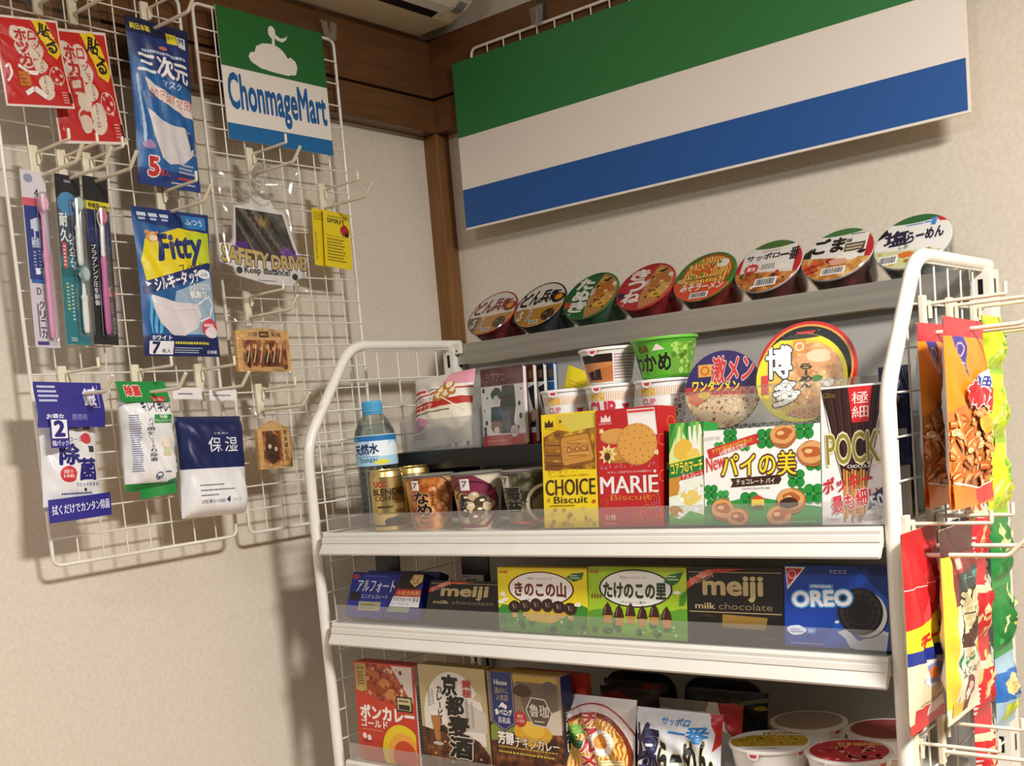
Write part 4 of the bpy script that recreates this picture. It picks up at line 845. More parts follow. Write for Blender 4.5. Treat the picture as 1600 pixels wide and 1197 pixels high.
def art_oreo(a):
    a.r(0, 0, 1, 1, '#1440a0'); a.p([(.35, 0), (1, 0), (1, .75), (.62, .55)], '#1a56bc'); a.p([(.70, 1), (1, 1), (1, .6)], '#0e2c70'); a.p([(.015, .985), (.22, .98), (.035, .70)], '#f0ece8'); a.p([(.028, .965), (.19, .962), (.042, .745)], '#cc2c34'); a.o(.085, .89, .04, .055, .2, '#f0e4e0', 16)
    a.t('ナビスコ', .45, .905, .61, .955, '#eef0f4', .01); a.r(.25, .72, .49, .775, '#4a86cc'); a.t('ORIGINAL', .27, .73, .475, .765, '#f4f4f4', .02)
    a.p([(.52, .20), (.60, .12), (.64, .02), (.70, .0), (.98, .0), (1, .22), (.90, .26), (.86, .18), (.80, .14), (.72, .10), (.62, .24)], '#dfe4ec'); a.blob(.52, .32, .02, .02, '#dfe4ec', 1)
    a.e(.80, .415, .20, .275, '#0c0a0c', 36); a.e(.79, .425, .20, .275, '#e8e4dc', 36); a.e(.74, .455, .215, .285, '#1c1818', 36); a.o(.74, .455, .185, .245, .08, '#3a3434', 36); a.o(.74, .455, .13, .17, .1, '#343030', 24)
    for k in range(16): a.e(.74 + .155 * math.cos(k * .3927), .455 + .205 * math.sin(k * .3927), .012, .016, '#3c3838', 8); a.d -= a.step
    a.t('OREO', .09, .51, .66, .69, '#f4f6fa', .045, '#4a9ae0', .075, rot=3); a.blob(.12, .20, .09, .065, '#e4ecf8', 4, .1); a.fine(.06, .17, .19, .22, 2, '#2a4a98'); a.r(.22, .16, .32, .24, '#2c7cd0'); a.t('387', .235, .175, .305, .22, '#e4ecf8', .01); a.fine(.06, .03, .40, .05, 1, '#c0cce8', seed=4)
carton('cookie_box', 'bright blue cookie box with a black sandwich cookie', 'cookie box', .890, FY, 1.0975, .1185, .050, .092, 6, '#1440a0', '#103684', '#0e2c70', art_oreo)
m = MB(); a = pillow(m, .115, .055, .012, 'black', seal=.02, seed=9, nu=12, nv=8); tag(m.build('dark_wrapper', None, (.892, -.520, 1.148), (R(-20), 0, 0)), 'dark folded wrapper lying behind the blue cookie box', 'wrapper')
bpy.data.objects['dark_wrapper'].location = (.892, -.5275, 1.13)
def art_alfort(a):
    a.r(0, 0, 1, 1, '#20308c'); a.p([(.62, 1), (1, 1), (1, 0), (.52, 0)], '#1a2470'); a.fine(.17, .90, .62, .94, 1, '#6a78b8', seed=2); a.e(.055, .90, .045, .065, '#b83a3c'); a.p([(.70, 1), (.93, 1), (.93, .64), (.64, .62)], '#2c2014')
    for k in range(3): a.r(.70 + .06 * k, .66, .75 + .06 * k, .95, '#1a100a')
    a.p([(.80, .80), (.84, .99), (1.0, .99), (1.0, .80), (.90, .66)], '#120c0a'); a.p([(.82, .81), (.86, .97), (.985, .97), (.985, .82), (.90, .70)], '#d8b470'); a.scatter(.85, .76, .96, .95, 12, .010, ['#a87838'], 4)
    a.t('アルフォート', .10, .56, .63, .83, '#f0f0f4', .02, sl=.1); a.t('ミニチョコレート', .19, .42, .56, .51, '#e8e8f0', .0); a.r(.03, .36, .16, .55, '#20140e'); a.r(.05, .40, .14, .52, '#2c1c14')
    a.p([(.64, .49), (1.0, .49), (1.0, .65), (.67, .65)], '#cc3c28'); a.t('小麦全粒粉', .68, .52, .98, .62, '#f0c880', .02); a.p([(.60, .27), (1.0, .27), (1.0, .49), (.635, .49)], '#e8e4e8'); a.t('アルフォート ある', .64, .385, .98, .46, '#1c2450', .02); a.t('スイーツタイム', .62, .295, .86, .36, '#7a7a90', .01); a.p([(.58, .15), (.88, .15), (.88, .27), (.60, .27)], '#8a9478'); a.r(.17, .15, .48, .35, '#a8a078'); a.fine(.20, .18, .45, .32, 2, '#6a6a50', seed=6)
carton('biscuit_box', 'blue and white small biscuit box leaning back at the shelf left end', 'biscuit box', .160, -.590, 1.0975, .152, .021, .072, 24, '#20308c', '#1a2470', '#b8a878', art_alfort)
carton('biscuit_box', 'plain blue small biscuit box hidden behind a leaning blue one', 'biscuit box', .166, -.5615, 1.0975, .152, .021, .070, 24, '#20308c', '#1a2470', '#b8a878', lambda a: a.t('アルフォート', .10, .56, .63, .83, '#f0f0f4', .02, sl=.1))
def bookend(label, x, y, z, w, h, rd, sticker=False, dep=.06):
    t = thing('bookend', label, 'bookend', (x, y, z), group='black bookends on the rack')
    P = [(0, 0), (w, 0), (w, h - rd)] + [(w - rd + rd * math.cos(R(k * 15)), h - rd + rd * math.sin(R(k * 15))) for k in range(1, 6)] + [(w - rd, h), (rd, h)] + [(rd + rd * math.cos(R(90 + k * 15)), h - rd + rd * math.sin(R(90 + k * 15))) for k in range(1, 6)] + [(0, h - rd)]
    m = MB(); m.prism(P, -.0015, .0015, 'black'); m.build('upright_plate', t); m = MB(); m.box(0, .0015, 0, w, dep, .0015, 'black'); m.build('foot', t)
    if sticker:
        m = MB(); m.box(-.002, -.0032, .046, .042, -.0016, .064, '#e4e2dc'); Art(m, lambda u, v, d: (-.002 + u * .044, -.0032 - d, .046 + v * .018), .044, .016).barcode(.2, .2, .75, .75).fine(.1, .8, .4, .95, 1, '#5a5a5a'); m.build('barcode_label', t)
bookend('black bookend plate behind the leaning blue biscuit box', .154, -.503, 1.097, .052, .112, .004)
bookend('black bookend plate with a white barcode sticker', .334, -.500, 1.097, .052, .112, .004, True)

# ================================================================ cartons on the lower shelf
def art_bon(a):
    a.r(0, 0, 1, 1, '#c63a22'); a.p([(.02, .985), (.965, .985), (.965, .60), (.70, .60), (.40, .63), (.02, .72)], 'curry_red'); a.p([(.62, .985), (.965, .985), (.965, .62), (.86, .72)], '#d8ccc4')
    for (u, v) in ((.33, .87), (.50, .80), (.40, .73), (.62, .70), (.25, .78)): a.blob(u, v, .09, .055, ('#b8642c', '#9a4418', '#c88048')[int(u * 100) % 3], int(u * 99), .12)
    a.scatter(.2, .66, .8, .95, 20, .025, ['#d89060', '#e8b8a0', '#7a2c10'], 3)
    a.r(.015, .71, .205, .985, '#b8985c'); a.t('日本', .04, .92, .18, .96, '#5a4420', .02); a.fine(.05, .74, .17, .91, 6, '#6a5428', seed=3); a.e(.11, .73, .07, .03, '#c8a458')
    a.r(.68, .54, .94, .69, '#201c14'); a.r(.70, .555, .92, .675, '#c8bc84'); a.r(.72, .56, .90, .61, '#2a2418'); a.fine(.72, .63, .90, .665, 1, '#2a2418', seed=9)
    a.t('ボンカレー', .07, .43, .955, .565, '#f4ece4', .05); a.t('ゴールド', .07, .345, .51, .425, '#f4ece4', .03); a.fine(.07, .31, .50, .325, 1, '#e89a80', seed=5)
    a.e(.73, .13, .325, .275, '#e8cc1c', 40); a.e(.75, .11, .255, .215, '#f0a83c', 40); a.e(.77, .09, .19, .16, '#cc4a28', 40); a.e(.11, .25, .035, .03, '#f4e4dc'); a.e(.19, .235, .035, .03, '#f4e4dc'); a.fine(.08, .19, .22, .21, 1, '#3a1a10')
    a.r(.965, .0, 1, 1, '#c63a22')
carton('curry_box', 'orange red curry box with yellow rings at its foot', 'curry box', .166, -.592, .8775, .128, .026, .156, 2, '#c63a22', '#cfc8c4', '#a82c1c', art_bon, sideart=lambda a: a.fine(.1, .1, .9, .8, 24, '#6a6a8a'))
def art_kyoto(a):
    a.r(0, 0, 1, 1, '#b8a678'); a.e(.50, .52, .45, .43, '#e2dcd0', 40); a.r(.05, .30, .95, .52, '#e2dcd0'); a.p([(.55, .62), (.70, .70), (.85, .64), (.98, .60), (.98, .42), (.60, .42)], '#c8c0b0'); a.p([(.80, .72), (.88, .80), (.96, .72), (.88, .70)], '#c4b490')
    a.p([(0, 0), (1, 0), (1, .22), (.85, .34), (.70, .38), (.50, .36), (.34, .46), (.16, .40), (0, .42)], 'darkcurry')
    for (u, v) in ((.2, .16), (.36, .28), (.62, .20), (.76, .28), (.88, .16), (.46, .10)): a.blob(u, v, .09, .06, ('#5a2a14', '#3a180c', '#7a4420')[int(u * 100) % 3], int(u * 88), .15); a.e(u - .02, v + .02, .02, .01, '#c89a6a')
    a.p([(.14, .57), (.31, .58), (.27, .30), (.20, .30)], '#b0743a'); a.p([(.14, .57), (.31, .58), (.305, .54), (.145, .53)], '#ece4d4'); a.e(.235, .275, .08, .018, '#c8b8a8')
    a.tv('カレービール', .27, .38, .34, .82, '#2a2018', .03); K = '#17110d'
    a.t('京', .36, .735, .58, .92, K, .05, '#e8e0d4', .04, sl=.1); a.t('都', .40, .555, .66, .73, K, .05, '#e8e0d4', .04, sl=.1); a.t('麦', .42, .36, .72, .55, K, .05, '#d8c8b0', .04, sl=.1); a.t('酒', .42, .17, .74, .355, K, .05, '#d8c8b0', .05, sl=.1); a.tv('黄桜', .66, .73, .79, .895, '#b83a2c', .03); a.fine(.13, .62, .17, .80, 12, '#7a7058'); a.fine(.19, .64, .22, .78, 10, '#7a7058', seed=4); a.fine(.70, .46, .73, .72, 14, '#5a4a38', seed=5); a.fine(.78, .46, .80, .70, 14, '#5a4a38', seed=6)
carton('curry_box', 'cream curry box with tall black brush lettering and beer glass', 'curry box', .305, -.592, .8775, .128, .024, .162, 1, '#b8a678', '#a8946a', '#9a8a58', art_kyoto)
def art_chick(a):
    a.r(0, 0, 1, 1, 'darkcurry'); a.p([(.0, .55), (.0, 1), (1, 1), (1, .55), (.7, .48), (.3, .50)], '#8a7458'); a.p([(.03, .985), (.95, .985), (.95, .91), (.03, .93)], '#b8983c'); a.p([(.4, .93), (.95, .93), (.95, .70), (.5, .66)], '#6a5a4a'); a.blob(.48, .85, .12, .06, '#4a2c1c', 3, .1); a.p([(.62, .48), (.98, .50), (.98, .72), (.80, .66)], '#d0c4b0'); a.blob(.85, .90, .10, .05, '#5a5048', 5, .1)
    a.p([(.0, .50), (.12, .60), (.35, .52), (.30, .40), (0, .38)], '#7a8a34'); a.blob(.58, .48, .24, .12, '#d8a428', 4, .08); a.blob(.60, .52, .16, .07, '#e4ba40', 6, .08)
    a.p([(.03, 1), (.36, 1), (.36, .54), (.195, .47), (.03, .55)], '#1c2c68'); a.line([(.045, .99), (.045, .56), (.195, .485), (.345, .55), (.345, .99)], .0007, '#c8b070'); a.t('House', .10, .885, .28, .93, '#f0ece4', .02, sl=.15); a.t('選ばれし', .10, .81, .29, .86, '#c8b478', .0); a.t('人気店', .11, .745, .28, .80, '#c8b478', .0); a.p([(.13, .68), (.19, .735), (.26, .70), (.24, .67), (.18, .69)], '#e8e4dc'); a.t('食べログ', .08, .615, .32, .67, '#f0ece4', .03); a.t('百名店', .12, .545, .29, .60, '#f0ece4', .02)
    a.e(.43, .60, .085, .07, '#b82c28'); a.t('東京', .39, .61, .47, .64, '#f4e0d8', .01); a.t('人気店', .375, .57, .485, .60, '#f4e0d8', .0)
    H = [(.52, .69), (.60, .80), (.78, .79), (.86, .67), (.78, .555), (.60, .565)]; a.p(H, '#5a4a3c'); a.line(H + [H[0]], .0014, '#e4dccc'); a.t('魯珈', .565, .635, .82, .745, '#e8e0d0', .0); a.fine(.62, .585, .76, .61, 1, '#d8ccb8')
    a.t('芳醇', .10, .36, .32, .47, '#f0e8dc', .035, '#3a2012', .04); a.t('チキンカレー', .335, .345, .93, .44, '#f0e8dc', .02, '#3a2012', .04); a.fine(.10, .325, .95, .35, 1, '#c8b440', seed=3); a.fine(.10, .275, .9, .31, 1, '#c8b440', seed=4)
    a.p([(.55, .12), (.92, .26), (.99, .24), (.70, .06)], '#8a5a34'); a.blob(.52, .14, .16, .09, '#6a3c1c', 7, .15); a.blob(.25, .10, .18, .07, '#7a4a28', 8, .2)
carton('curry_box', 'brown curry box with a dark blue banner and hexagon emblem', 'curry box', .437, -.592, .8775, .127, .026, .161, 1, '#5a4a3c', '#2c2a34', '#b09444', art_chick, sideart=lambda a: (a.r(0, .75, 1, 1, '#1c2c68'), a.tv('芳醇カレー', .25, .25, .75, .7, '#e8e0d0', .02)))
carton('curry_box', 'red and white curry box mostly hidden behind the brown one', 'curry box', .450, -.550, .8775, .127, .014, .156, 0, '#c8442c', '#d8d0c8', '#a83020', lambda a: a.r(0, 0, 1, .4, '#e0d8d0'), sideart=lambda a: (a.r(0, .6, 1, 1, '#c04428'), a.fine(.1, .2, .9, .5, 8, '#8a4a3a')))
# ================================================================ riser on the upper shelf
RT = 1.350
t = thing('shelf_riser', 'long black riser step at the back of the upper shelf', 'riser', (0, 0, 0))
m = MB(); m.box(.150, -.462, RT - .028, 1.003, -.459, RT, 'black'); m.build('front_lip', t)
m = MB(); m.box(.150, -.459, RT - .003, 1.003, -.212, RT, 'black'); m.build('step', t)
for x in (.152, .58, 1.000): m = MB(); m.box(x - .0015, -.456, 1.238, x + .0015, -.214, RT - .003, 'black'); m.build('support', t)

# ---- water bottle
t = thing('water_bottle', 'clear water bottle with a sky blue cap and mountain label', 'bottle', (.188, -.512, S1 + .0004), (0, 0, R(34)))
m = MB(); prof = [(.018, .003), (.028, .0), (.0315, .006)]
for k in range(8): z = .014 + k * .0115; prof += [(.0322, z), (.0300, z + .005)]
prof += [(.0325, .108), (.0325, .146), (.0318, .150), (.0315, .153), (.0240, .168), (.0165, .178), (.0135, .182), (.0135, .186)]
m.lathe(prof, 'water', 40); m.build('bottle_body', t)
m = MB(); m.lathe([(.0, .004), (.0285, .006)] + [(.0305 if k % 2 else .0290, .012 + k * .0058) for k in range(16)] + [(.0308, .150), (.0290, .154), (.024, .163), (.0, .1635)], clear('bottled_water', .02, '#eaf0f2', .02), 40); m.build('water', t)
m = MB(); m.lathe([(.0155, .181), (.0158, .182), (.0158, .1965), (.0145, .199), (0, .199)], '#52a8d2', 36)
for k in range(36): a_ = 2 * math.pi * k / 36; m.box(.0157 * math.cos(a_) - .0004, .0157 * math.sin(a_) - .0004, .184, .0157 * math.cos(a_) + .0004, .0157 * math.sin(a_) + .0004, .195, '#4a9cc8')
m.lathe([(.0168, .178), (.0168, .1805)], '#52a8d2', 36); m.build('cap', t)
m = MB(); m.lathe([(.0328, .098), (.0331, .099), (.0331, .145), (.0328, .146)], '#cfe4f2', 48); a = wrap(m, lambda v: .0331, .099, .046, 200, lift=1.5e-4)
a.r(0, .0, 1, 1, 'mountain'); a.r(0, .82, 1, 1, '#1f72b4'); a.p([(0, .35), (.3, .42), (.6, .38), (1, .5), (1, 0), (0, 0)], '#a8d4ee'); a.p([(.45, .45), (.60, .75), (.70, .62), (.82, .80), (1, .55), (1, .3), (.45, .3)], '#e8f2f8'); a.t('天然水', .20, .38, .58, .72, '#1a2c5c', .04, rot=3); a.t('TENNEN', .27, .10, .55, .24, '#1a2c5c', .02, sl=.15); a.fine(.25, .28, .58, .33, 1, '#3a5c94'); a.blob(.62, .10, .10, .10, '#d8d84a', 3, .15); a.r(.06, .84, .28, .94, '#5aa8dc')
m.build('label', t)

# ---- coffee cans
def can(label, x, y, rz, art=True):
    t = thing('coffee_can', label, 'can', (x, y, S1 + .0004), (0, 0, R(rz)), 'gold coffee cans'); r = .0255
    m = MB(); m.lathe([(.020, 0), (.0235, .001), (r, .007), (r, .082), (.0245, .0865), (.0235, .0895)], 'gold', 44)
    if art:
        a = wrap(m, lambda v: r, .007, .075, 180, lift=1.5e-4)
        a.r(.0, 0, 1, .26, '#c8a85a'); a.t('UCC', .24, .80, .50, .91, '#a8282c', .04); a.t('BLENDED', .20, .64, .92, .76, '#3a2410', .03); a.t('COFFEE', .24, .52, .72, .62, '#3a2410', .02); a.fine(.28, .36, .60, .44, 1, '#3a2410', seed=3); a.r(.62, .34, .88, .46, '#d8bc70'); a.fine(.28, .24, .70, .29, 1, '#6a4a1c', seed=5); a.blob(.62, .08, .20, .12, '#241008', 4, .12); a.e(.85, .07, .10, .08, '#b0242c'); a.r(0, 0, 1, .04, '#241008')
    m.build('can_body', t); m = MB(); m.lathe([(.0235, .0895), (.0238, .0915), (.0228, .0922), (.0218, .0895), (.0, .0890)], 'gold' if art else 'goldfoil', 44); m.tube([(-.004, -.003, .0905), (.004, -.003, .0905), (.005, .006, .0905), (-.005, .006, .0905)], .0008, 'silver', 6, True); m.build('can_top', t)
can('gold coffee can with lettering, at the front beside the water bottle', .2455, -.555, 42)
can('second gold coffee can, standing behind a soup cup', .2445, -.492, 30, False)

# ---- soup cups in front
def soup_cup(label, x, rz, art, body):
    t = thing('soup_cup', label, 'soup cup', (x, -.548, S1 + .0004), (0, 0, R(rz)), 'instant soup cups'); pr = lambda v: .0285 + .0085 * v
    m = MB(); m.lathe([(.0, .001), (.0265, 0), (.0285, .003), (.0370, .078)], body, 48); art(wrap(m, pr, .003, .075, 170, lift=2e-4)); m.build('cup', t)
    m = MB(); m.lathe([(.0372, .0765), (.0392, .0775), (.0394, .0800), (.0378, .0815), (.0, .0822)], 'milky', 48); m.lathe([(.0368, .0808), (.0, .0812)], '#e4e0d8', 48); m.build('lid', t)
def soup1(a):
    a.e(.40, .46, .52, .62, '#d8a868', 36); a.e(.42, .50, .48, .56, 'miso', 36); a.o(.42, .48, .52, .60, .05, '#6a4a5a', 36)
    for (u, v, q) in ((.66, .78, .10), (.74, .55, .11), (.52, .72, .08), (.64, .40, .10), (.48, .30, .08), (.72, .30, .08), (.30, .80, .07), (.86, .68, .06)): a.e(u, v, q, q * 1.15, '#a85c2c', 16); a.e(u + .02, v + .03, q * .7, q * .8, '#d8945c', 16); a.e(u + .04, v + .06, q * .22, q * .22, '#f0d4b0', 10)
    a.t('な', .25, .50, .47, .72, '#1c1410', .04, '#e0b888', .03); a.t('め', .27, .26, .50, .48, '#1c1410', .04, '#e0b888', .03); a.t('こ', .30, .10, .46, .22, '#1c1410', .04, '#e0b888', .03); a.tv('焼みそ使用', .50, .42, .56, .74, '#3a2010', .01); a.r(.24, .76, .35, .95, '#eae4dc'); a.t('7', .26, .81, .33, .91, '#7a7a74', .04)
def soup2(a):
    a.p([(.0, 1), (.46, 1), (.70, .80), (.84, .50), (.80, .20), (.62, .0), (0, 0)], '#7c2c44'); a.p([(.0, .80), (.30, .66), (.60, .62), (.78, .46), (.74, .22), (.56, .05), (.1, .1)], '#c89858'); a.e(.42, .36, .34, .30, 'clam', 30)
    for (u, v, q, c) in ((.30, .55, .09, '#3a2c24'), (.44, .60, .08, '#c8b088'), (.54, .48, .10, '#4a3a30'), (.36, .40, .10, '#e0c8a0'), (.50, .32, .10, '#5a4638'), (.26, .30, .09, '#2c221c'), (.64, .40, .08, '#dcc49c'), (.42, .18, .10, '#7a6450')): a.blob(u, v, q, q * 1.1, c, int(u * 99), .1); a.e(u + .02, v + .04, q * .4, q * .25, '#efe2c8', 10)
    a.o(.40, .38, .46, .52, .05, '#3a1c28', 40); a.t('しじみ', .12, .44, .36, .60, '#16100e', .05, rot=-60); a.r(.26, .72, .40, .94, '#eae4dc'); a.t('7', .29, .79, .37, .90, '#7a7a74', .04); a.p([(.62, .62), (.80, .76), (.76, .60)], '#a83a5a')
def soup3(a):
    a.r(0, 0, 1, 1, 'seaweed'); a.e(.72, .42, .26, .36, '#d8ccae', 30); a.e(.72, .42, .21, .30, '#3a3828', 30); a.blob(.72, .42, .15, .20, '#6a664c', 3, .2); a.t('海', .10, .50, .38, .76, '#16140e', .05, '#a89c80', .03); a.t('苔', .12, .28, .40, .48, '#16140e', .05, '#a89c80', .03); a.tv('味わい', .46, .45, .53, .68, '#2a2418', .01); a.line([(.2, .10), (.55, .08), (.85, .22)], .004, '#c0442c'); a.r(.08, .74, .24, .95, '#e0dcd2'); a.t('7', .11, .80, .21, .92, '#6a6a64', .04)
soup_cup('soup cup picturing nameko mushrooms in miso, left of three', .325, 42, soup1, '#c8a070')
soup_cup('soup cup with a purple band and clams, middle of three', .417, 38, soup2, '#d4c8b0')
soup_cup('soup cup in dark green picturing seaweed, right of three', .507, 36, soup3, '#6a6650')

# ---- bread in its clear bin
t = thing('clear_bin', 'clear plastic bin on the riser holding a bread pack', 'bin', (.188, -.452, RT + .0004))
m = MB(); W_, D_ = .150, .11
m.box(0, 0, 0, W_, .0015, .050, 'milky'); m.box(0, D_, 0, W_, D_ + .0015, .098, 'milky'); m.box(0, 0, 0, W_, D_, .0015, 'milky')
for x in (0, W_ - .0015): m.prism([(0, 0), (D_, 0), (D_, .098), (0, .050)], x, x + .0015, 'milky', 'x')
m.build('bin_body', t)
m = MB(); w, h = .122, .118; a = pillow(m, w, h, .034, '#e6dcc6', seal=.02, crink=.0012, seed=81, nu=16, nv=18)
a.r(.0, .80, 1, 1, '#d8cfc4'); a.p([(.55, .82), (1, .78), (1, 1), (.62, 1)], '#e09aa8'); a.r(0, .56, 1, .80, '#ece6da'); a.p([(0, .485), (1, .52), (1, .62), (0, .585)], '#b8301c'); a.p([(0, .67), (.45, .70), (.45, .725), (0, .695)], '#b8301c'); a.p([(.6, .72), (1, .735), (1, .76), (.6, .745)], '#c84430')
a.t('ランチパック', .0, .60, .38, .665, '#3a1c14', .02); a.t('ピーナッツ', .0, .505, .40, .575, '#f4e8dc', .03); a.r(.04, .745, .26, .79, '#c8382c'); a.fine(.30, .75, .55, .78, 1, '#4a3a30', seed=2)
for (u, v, q) in ((.55, .72, .10), (.66, .78, .09), (.50, .64, .08), (.62, .66, .09), (.72, .70, .07)): a.blob(u, v, q, q * .8, '#b87838', int(u * 90), .1); a.blob(u + .01, v + .02, q * .6, q * .5, '#ecd8b0', int(u * 80), .1)
a.fine(.04, .43, .75, .47, 1, '#6a5a48', seed=4); a.blob(.16, .30, .16, .10, '#d87a9c', 4, .08); a.fine(.06, .27, .26, .33, 2, '#f0d4dc', seed=5); a.fine(.05, .10, .35, .18, 2, '#8a8278', seed=6); a.line([(.55, .64), (.95, .40)], .0018, '#f4ead4')
o = m.build('bread_pack', None, (.199, -.440, RT + .0035), (R(-18), R(-4), R(4))); tag(o, 'packet of white bread sandwiches with a red stripe, in the clear bin', 'bread packet')

# ---- comic books
CV = [('#5a1c22', '#e6e2de', 0), ('#4a2018', '#dcdad6', 1), ('#12161c', '#d8d8d4', 2), ('#243c6c', '#ccd4dc', 3)]
for k, (top, page, kind) in enumerate(CV):
    w, d, h = .082, .010, .118
    t = thing('comic_book', ('front comic book with a maroon band and black spots on white, in film', 'second comic book from the front, its edge showing beside the spotted cover', 'comic book with a dark top, third from the front', 'blue edged comic book at the back of the row')[k], 'book', (.346 + .006 * k, -.436 + .018 * k, RT + .0006), (R(-3), 0, 0), 'comic books on the riser')
    m = MB(); m.box(0, 0, 0, w, .0008, h, '#dedad4'); m.box(0, d - .0008, 0, w, d, h, top); m.box(0, .0008, 0, .0012, d - .0008, h, top); a = flat(m, w, h)
    if kind == 0:
        a.r(0, .77, 1, 1, '#5c1c24'); a.r(0, 0, 1, .135, '#b02420'); a.t('ラブアニ', .12, .82, .58, .94, '#9a6a70', .03); a.fine(.60, .84, .92, .90, 1, '#7a4850', seed=2); a.r(.02, .145, .98, .765, '#e4e0dc'); a.p([(.50, .765), (.78, .765), (.80, .50), (.74, .30), (.80, .15), (.42, .15), (.40, .40), (.46, .60)], '#2a2a2c'); a.blob(.36, .66, .12, .09, '#2c2a30', 3, .12); a.e(.35, .585, .07, .06, '#d8cfc8'); a.p([(.22, .50), (.44, .50), (.48, .30), (.20, .30)], '#1e2a44'); a.blob(.32, .24, .13, .08, '#7a5634', 5, .12); a.e(.33, .20, .06, .045, '#dcccc0'); a.line([(.42, .48), (.52, .30)], .002, '#3c64a0'); a.p([(.60, .765), (.74, .765), (.72, .66), (.64, .64)], '#3c2c26')
        for (u, v, q) in ((.06, .72, .03), (.14, .62, .015), (.06, .46, .015), (.10, .30, .03), (.06, .22, .03), (.88, .52, .03), (.90, .36, .035), (.94, .70, .015), (.06, .16, .03), (.84, .22, .02)): a.e(u, v, q, q * 1.1, '#1c1a1c', 12); a.d -= a.step
        a.e(.74, .17, .10, .085, '#d8ccc4'); a.o(.74, .17, .10, .085, .12, '#8a5a54'); a.fine(.67, .14, .81, .20, 3, '#9a5a54', seed=3); a.fine(.08, .05, .60, .08, 1, '#e09080', seed=4)
    else:
        a.r(0, .0, 1, 1, '#d4d0cc'); a.r(0, .77, 1, 1, top); a.r(0, 0, 1, .13, '#9a2420'); a.p([(.86, .70), (1, .74), (1, .2), (.88, .2), (.94, .45)], '#1c1c20'); a.blob(.95, .35, .05, .09, '#c8a888', 3, .1); a.e(.93, .64, .03, .03, '#1c1c20'); a.r(.88, .82, .97, .92, '#6a4a34')
        if kind == 3: a.r(.80, .14, 1, .76, '#2c5494')
    m.build('cover', t); m = MB(); m.box(.0012, .0008, .002, w - .0015, d - .0008, h - .002, page); m.build('pages', t)
    if k == 0: m = MB(); m.box(-.001, -.0012, -.0002, w + .001, -.0008, h + .004, 'clear'); m.build('film_wrap', t)

# ---- yellow bag behind the cups
m = MB(); w, h = .078, .088; a = pillow(m, w, h, .020, '#dcc81c', seal=.04, seed=91, nu=12, nv=14); a.fine(.15, .5, .85, .8, 5, '#b09c14', seed=2)
o = m.build('snack_pouch', None, (.432, -.372, RT + .001), (R(-6), R(22), 0)); tag(o, 'plain yellow pouch tilted behind the small noodle cups', 'snack pouch')
o.location.z = RT + .0310

# ---- small noodle cups
def noodle_cup(name, label, x, y, z, rz, r0, r1, h, body, art, lid='#ece8e4', lidart=None, group='small noodle cups', deg=180, tabs=1):
    t = thing(name, label, 'noodle cup', (x, y, z), (0, 0, R(rz)), group); pr = lambda v: r0 + (r1 - r0) * v
    m = MB(); m.lathe([(.0, .002), (r0 - .003, .0005), (r0 - .002, 0), (r0, .003), (r1, h - .004)], body, 52); art(wrap(m, pr, .003, h - .007, deg, lift=2.5e-4)); m.build('cup', t)
    m = MB(); m.lathe([(r1, h - .0045), (r1 + .0022, h - .004), (r1 + .0026, h - .002), (r1 + .002, h - .0005), (r1, h), (0, h)], lid, 52)
    if lidart: lidart(disc(m, r1, h))
    for k in range(tabs):
        a_ = R(-90 - 28 + 70 * k); q = r1 + .003; c_, s_ = math.cos(a_), math.sin(a_)
        P = lambda o_, z_: (q * c_ - s_ * o_, q * s_ + c_ * o_, z_)
        m.add([P(-.008, h - .002), P(.008, h - .002), P(.006, h - .009), P(0, h - .0115), P(-.006, h - .009)], [(0, 1, 2, 3, 4)], lid)
        m.add([(p[0] * 1.004, p[1] * 1.004, p[2]) for p in (P(-.005, h - .004), P(.005, h - .004), P(.003, h - .008), P(-.003, h - .008))], [(0, 1, 2, 3)], '#c8323a')
    m.build('lid', t); return t
def mini(big):
    def f(a):
        a.r(0, 0, 1, 1, '#ece8e4'); a.r(0, .89, 1, .90, '#c8a878'); a.r(0, .73, 1, .74, '#c8a878')
        for k in range(34): a.r(.03 * k, .75, .03 * k + .013, .88, '#d8a468'); a.d -= a.step
        a.t('MINI', .22, .74, .42, .885, '#e8b428', .05, '#f0e8e0', .03); a.p([(.66, .64), (.80, .64), (.76, .54), (.70, .54)], '#c8323a')
        if big: a.t('CUP', .16, .40, .56, .70, '#c83a50', .05, '#f0d8d4', .04)
        else: a.t('CUP', .22, .56, .42, .68, '#d87a88', .04); a.t('NOODLE', .18, .42, .52, .53, '#d87a88', .04)
        a.r(0, .0, 1, .10, '#d8a468')
    return f
noodle_cup('noodle_cup', 'small white noodle cup behind the yellow biscuit box', .507, -.440, RT + .0006, 34, .026, .0335, .074, '#ece8e4', mini(False))
noodle_cup('noodle_cup', 'small white noodle cup with large red lettering under the brown cup', .587, -.445, RT + .0006, 30, .026, .0345, .074, '#ece8e4', mini(True))
noodle_cup('noodle_cup', 'small white noodle cup under the bright green cup', .666, -.442, RT + .0006, 28, .026, .0345, .074, '#ece8e4', mini(False))
def cup_brown(a):
    a.r(0, 0, 1, 1, '#e4ded8'); a.r(.12, .62, .56, .88, '#241410'); a.r(.12, .0, .56, .62, '#b8703c'); a.t('麺屋', .20, .08, .40, .42, '#1c100c', .05); a.p([(.12, .3), (.56, .5), (.56, .62), (.12, .62)], '#c8844c'); a.fine(.58, .05, .98, .88, 9, '#a06a78', seed=3)
noodle_cup('noodle_cup', 'brown and white noodle cup stacked on top of a small white cup', .586, -.442, RT + .0752, 30, .030, .0390, .050, '#e4ded8', cup_brown, group='stacked top noodle cups')
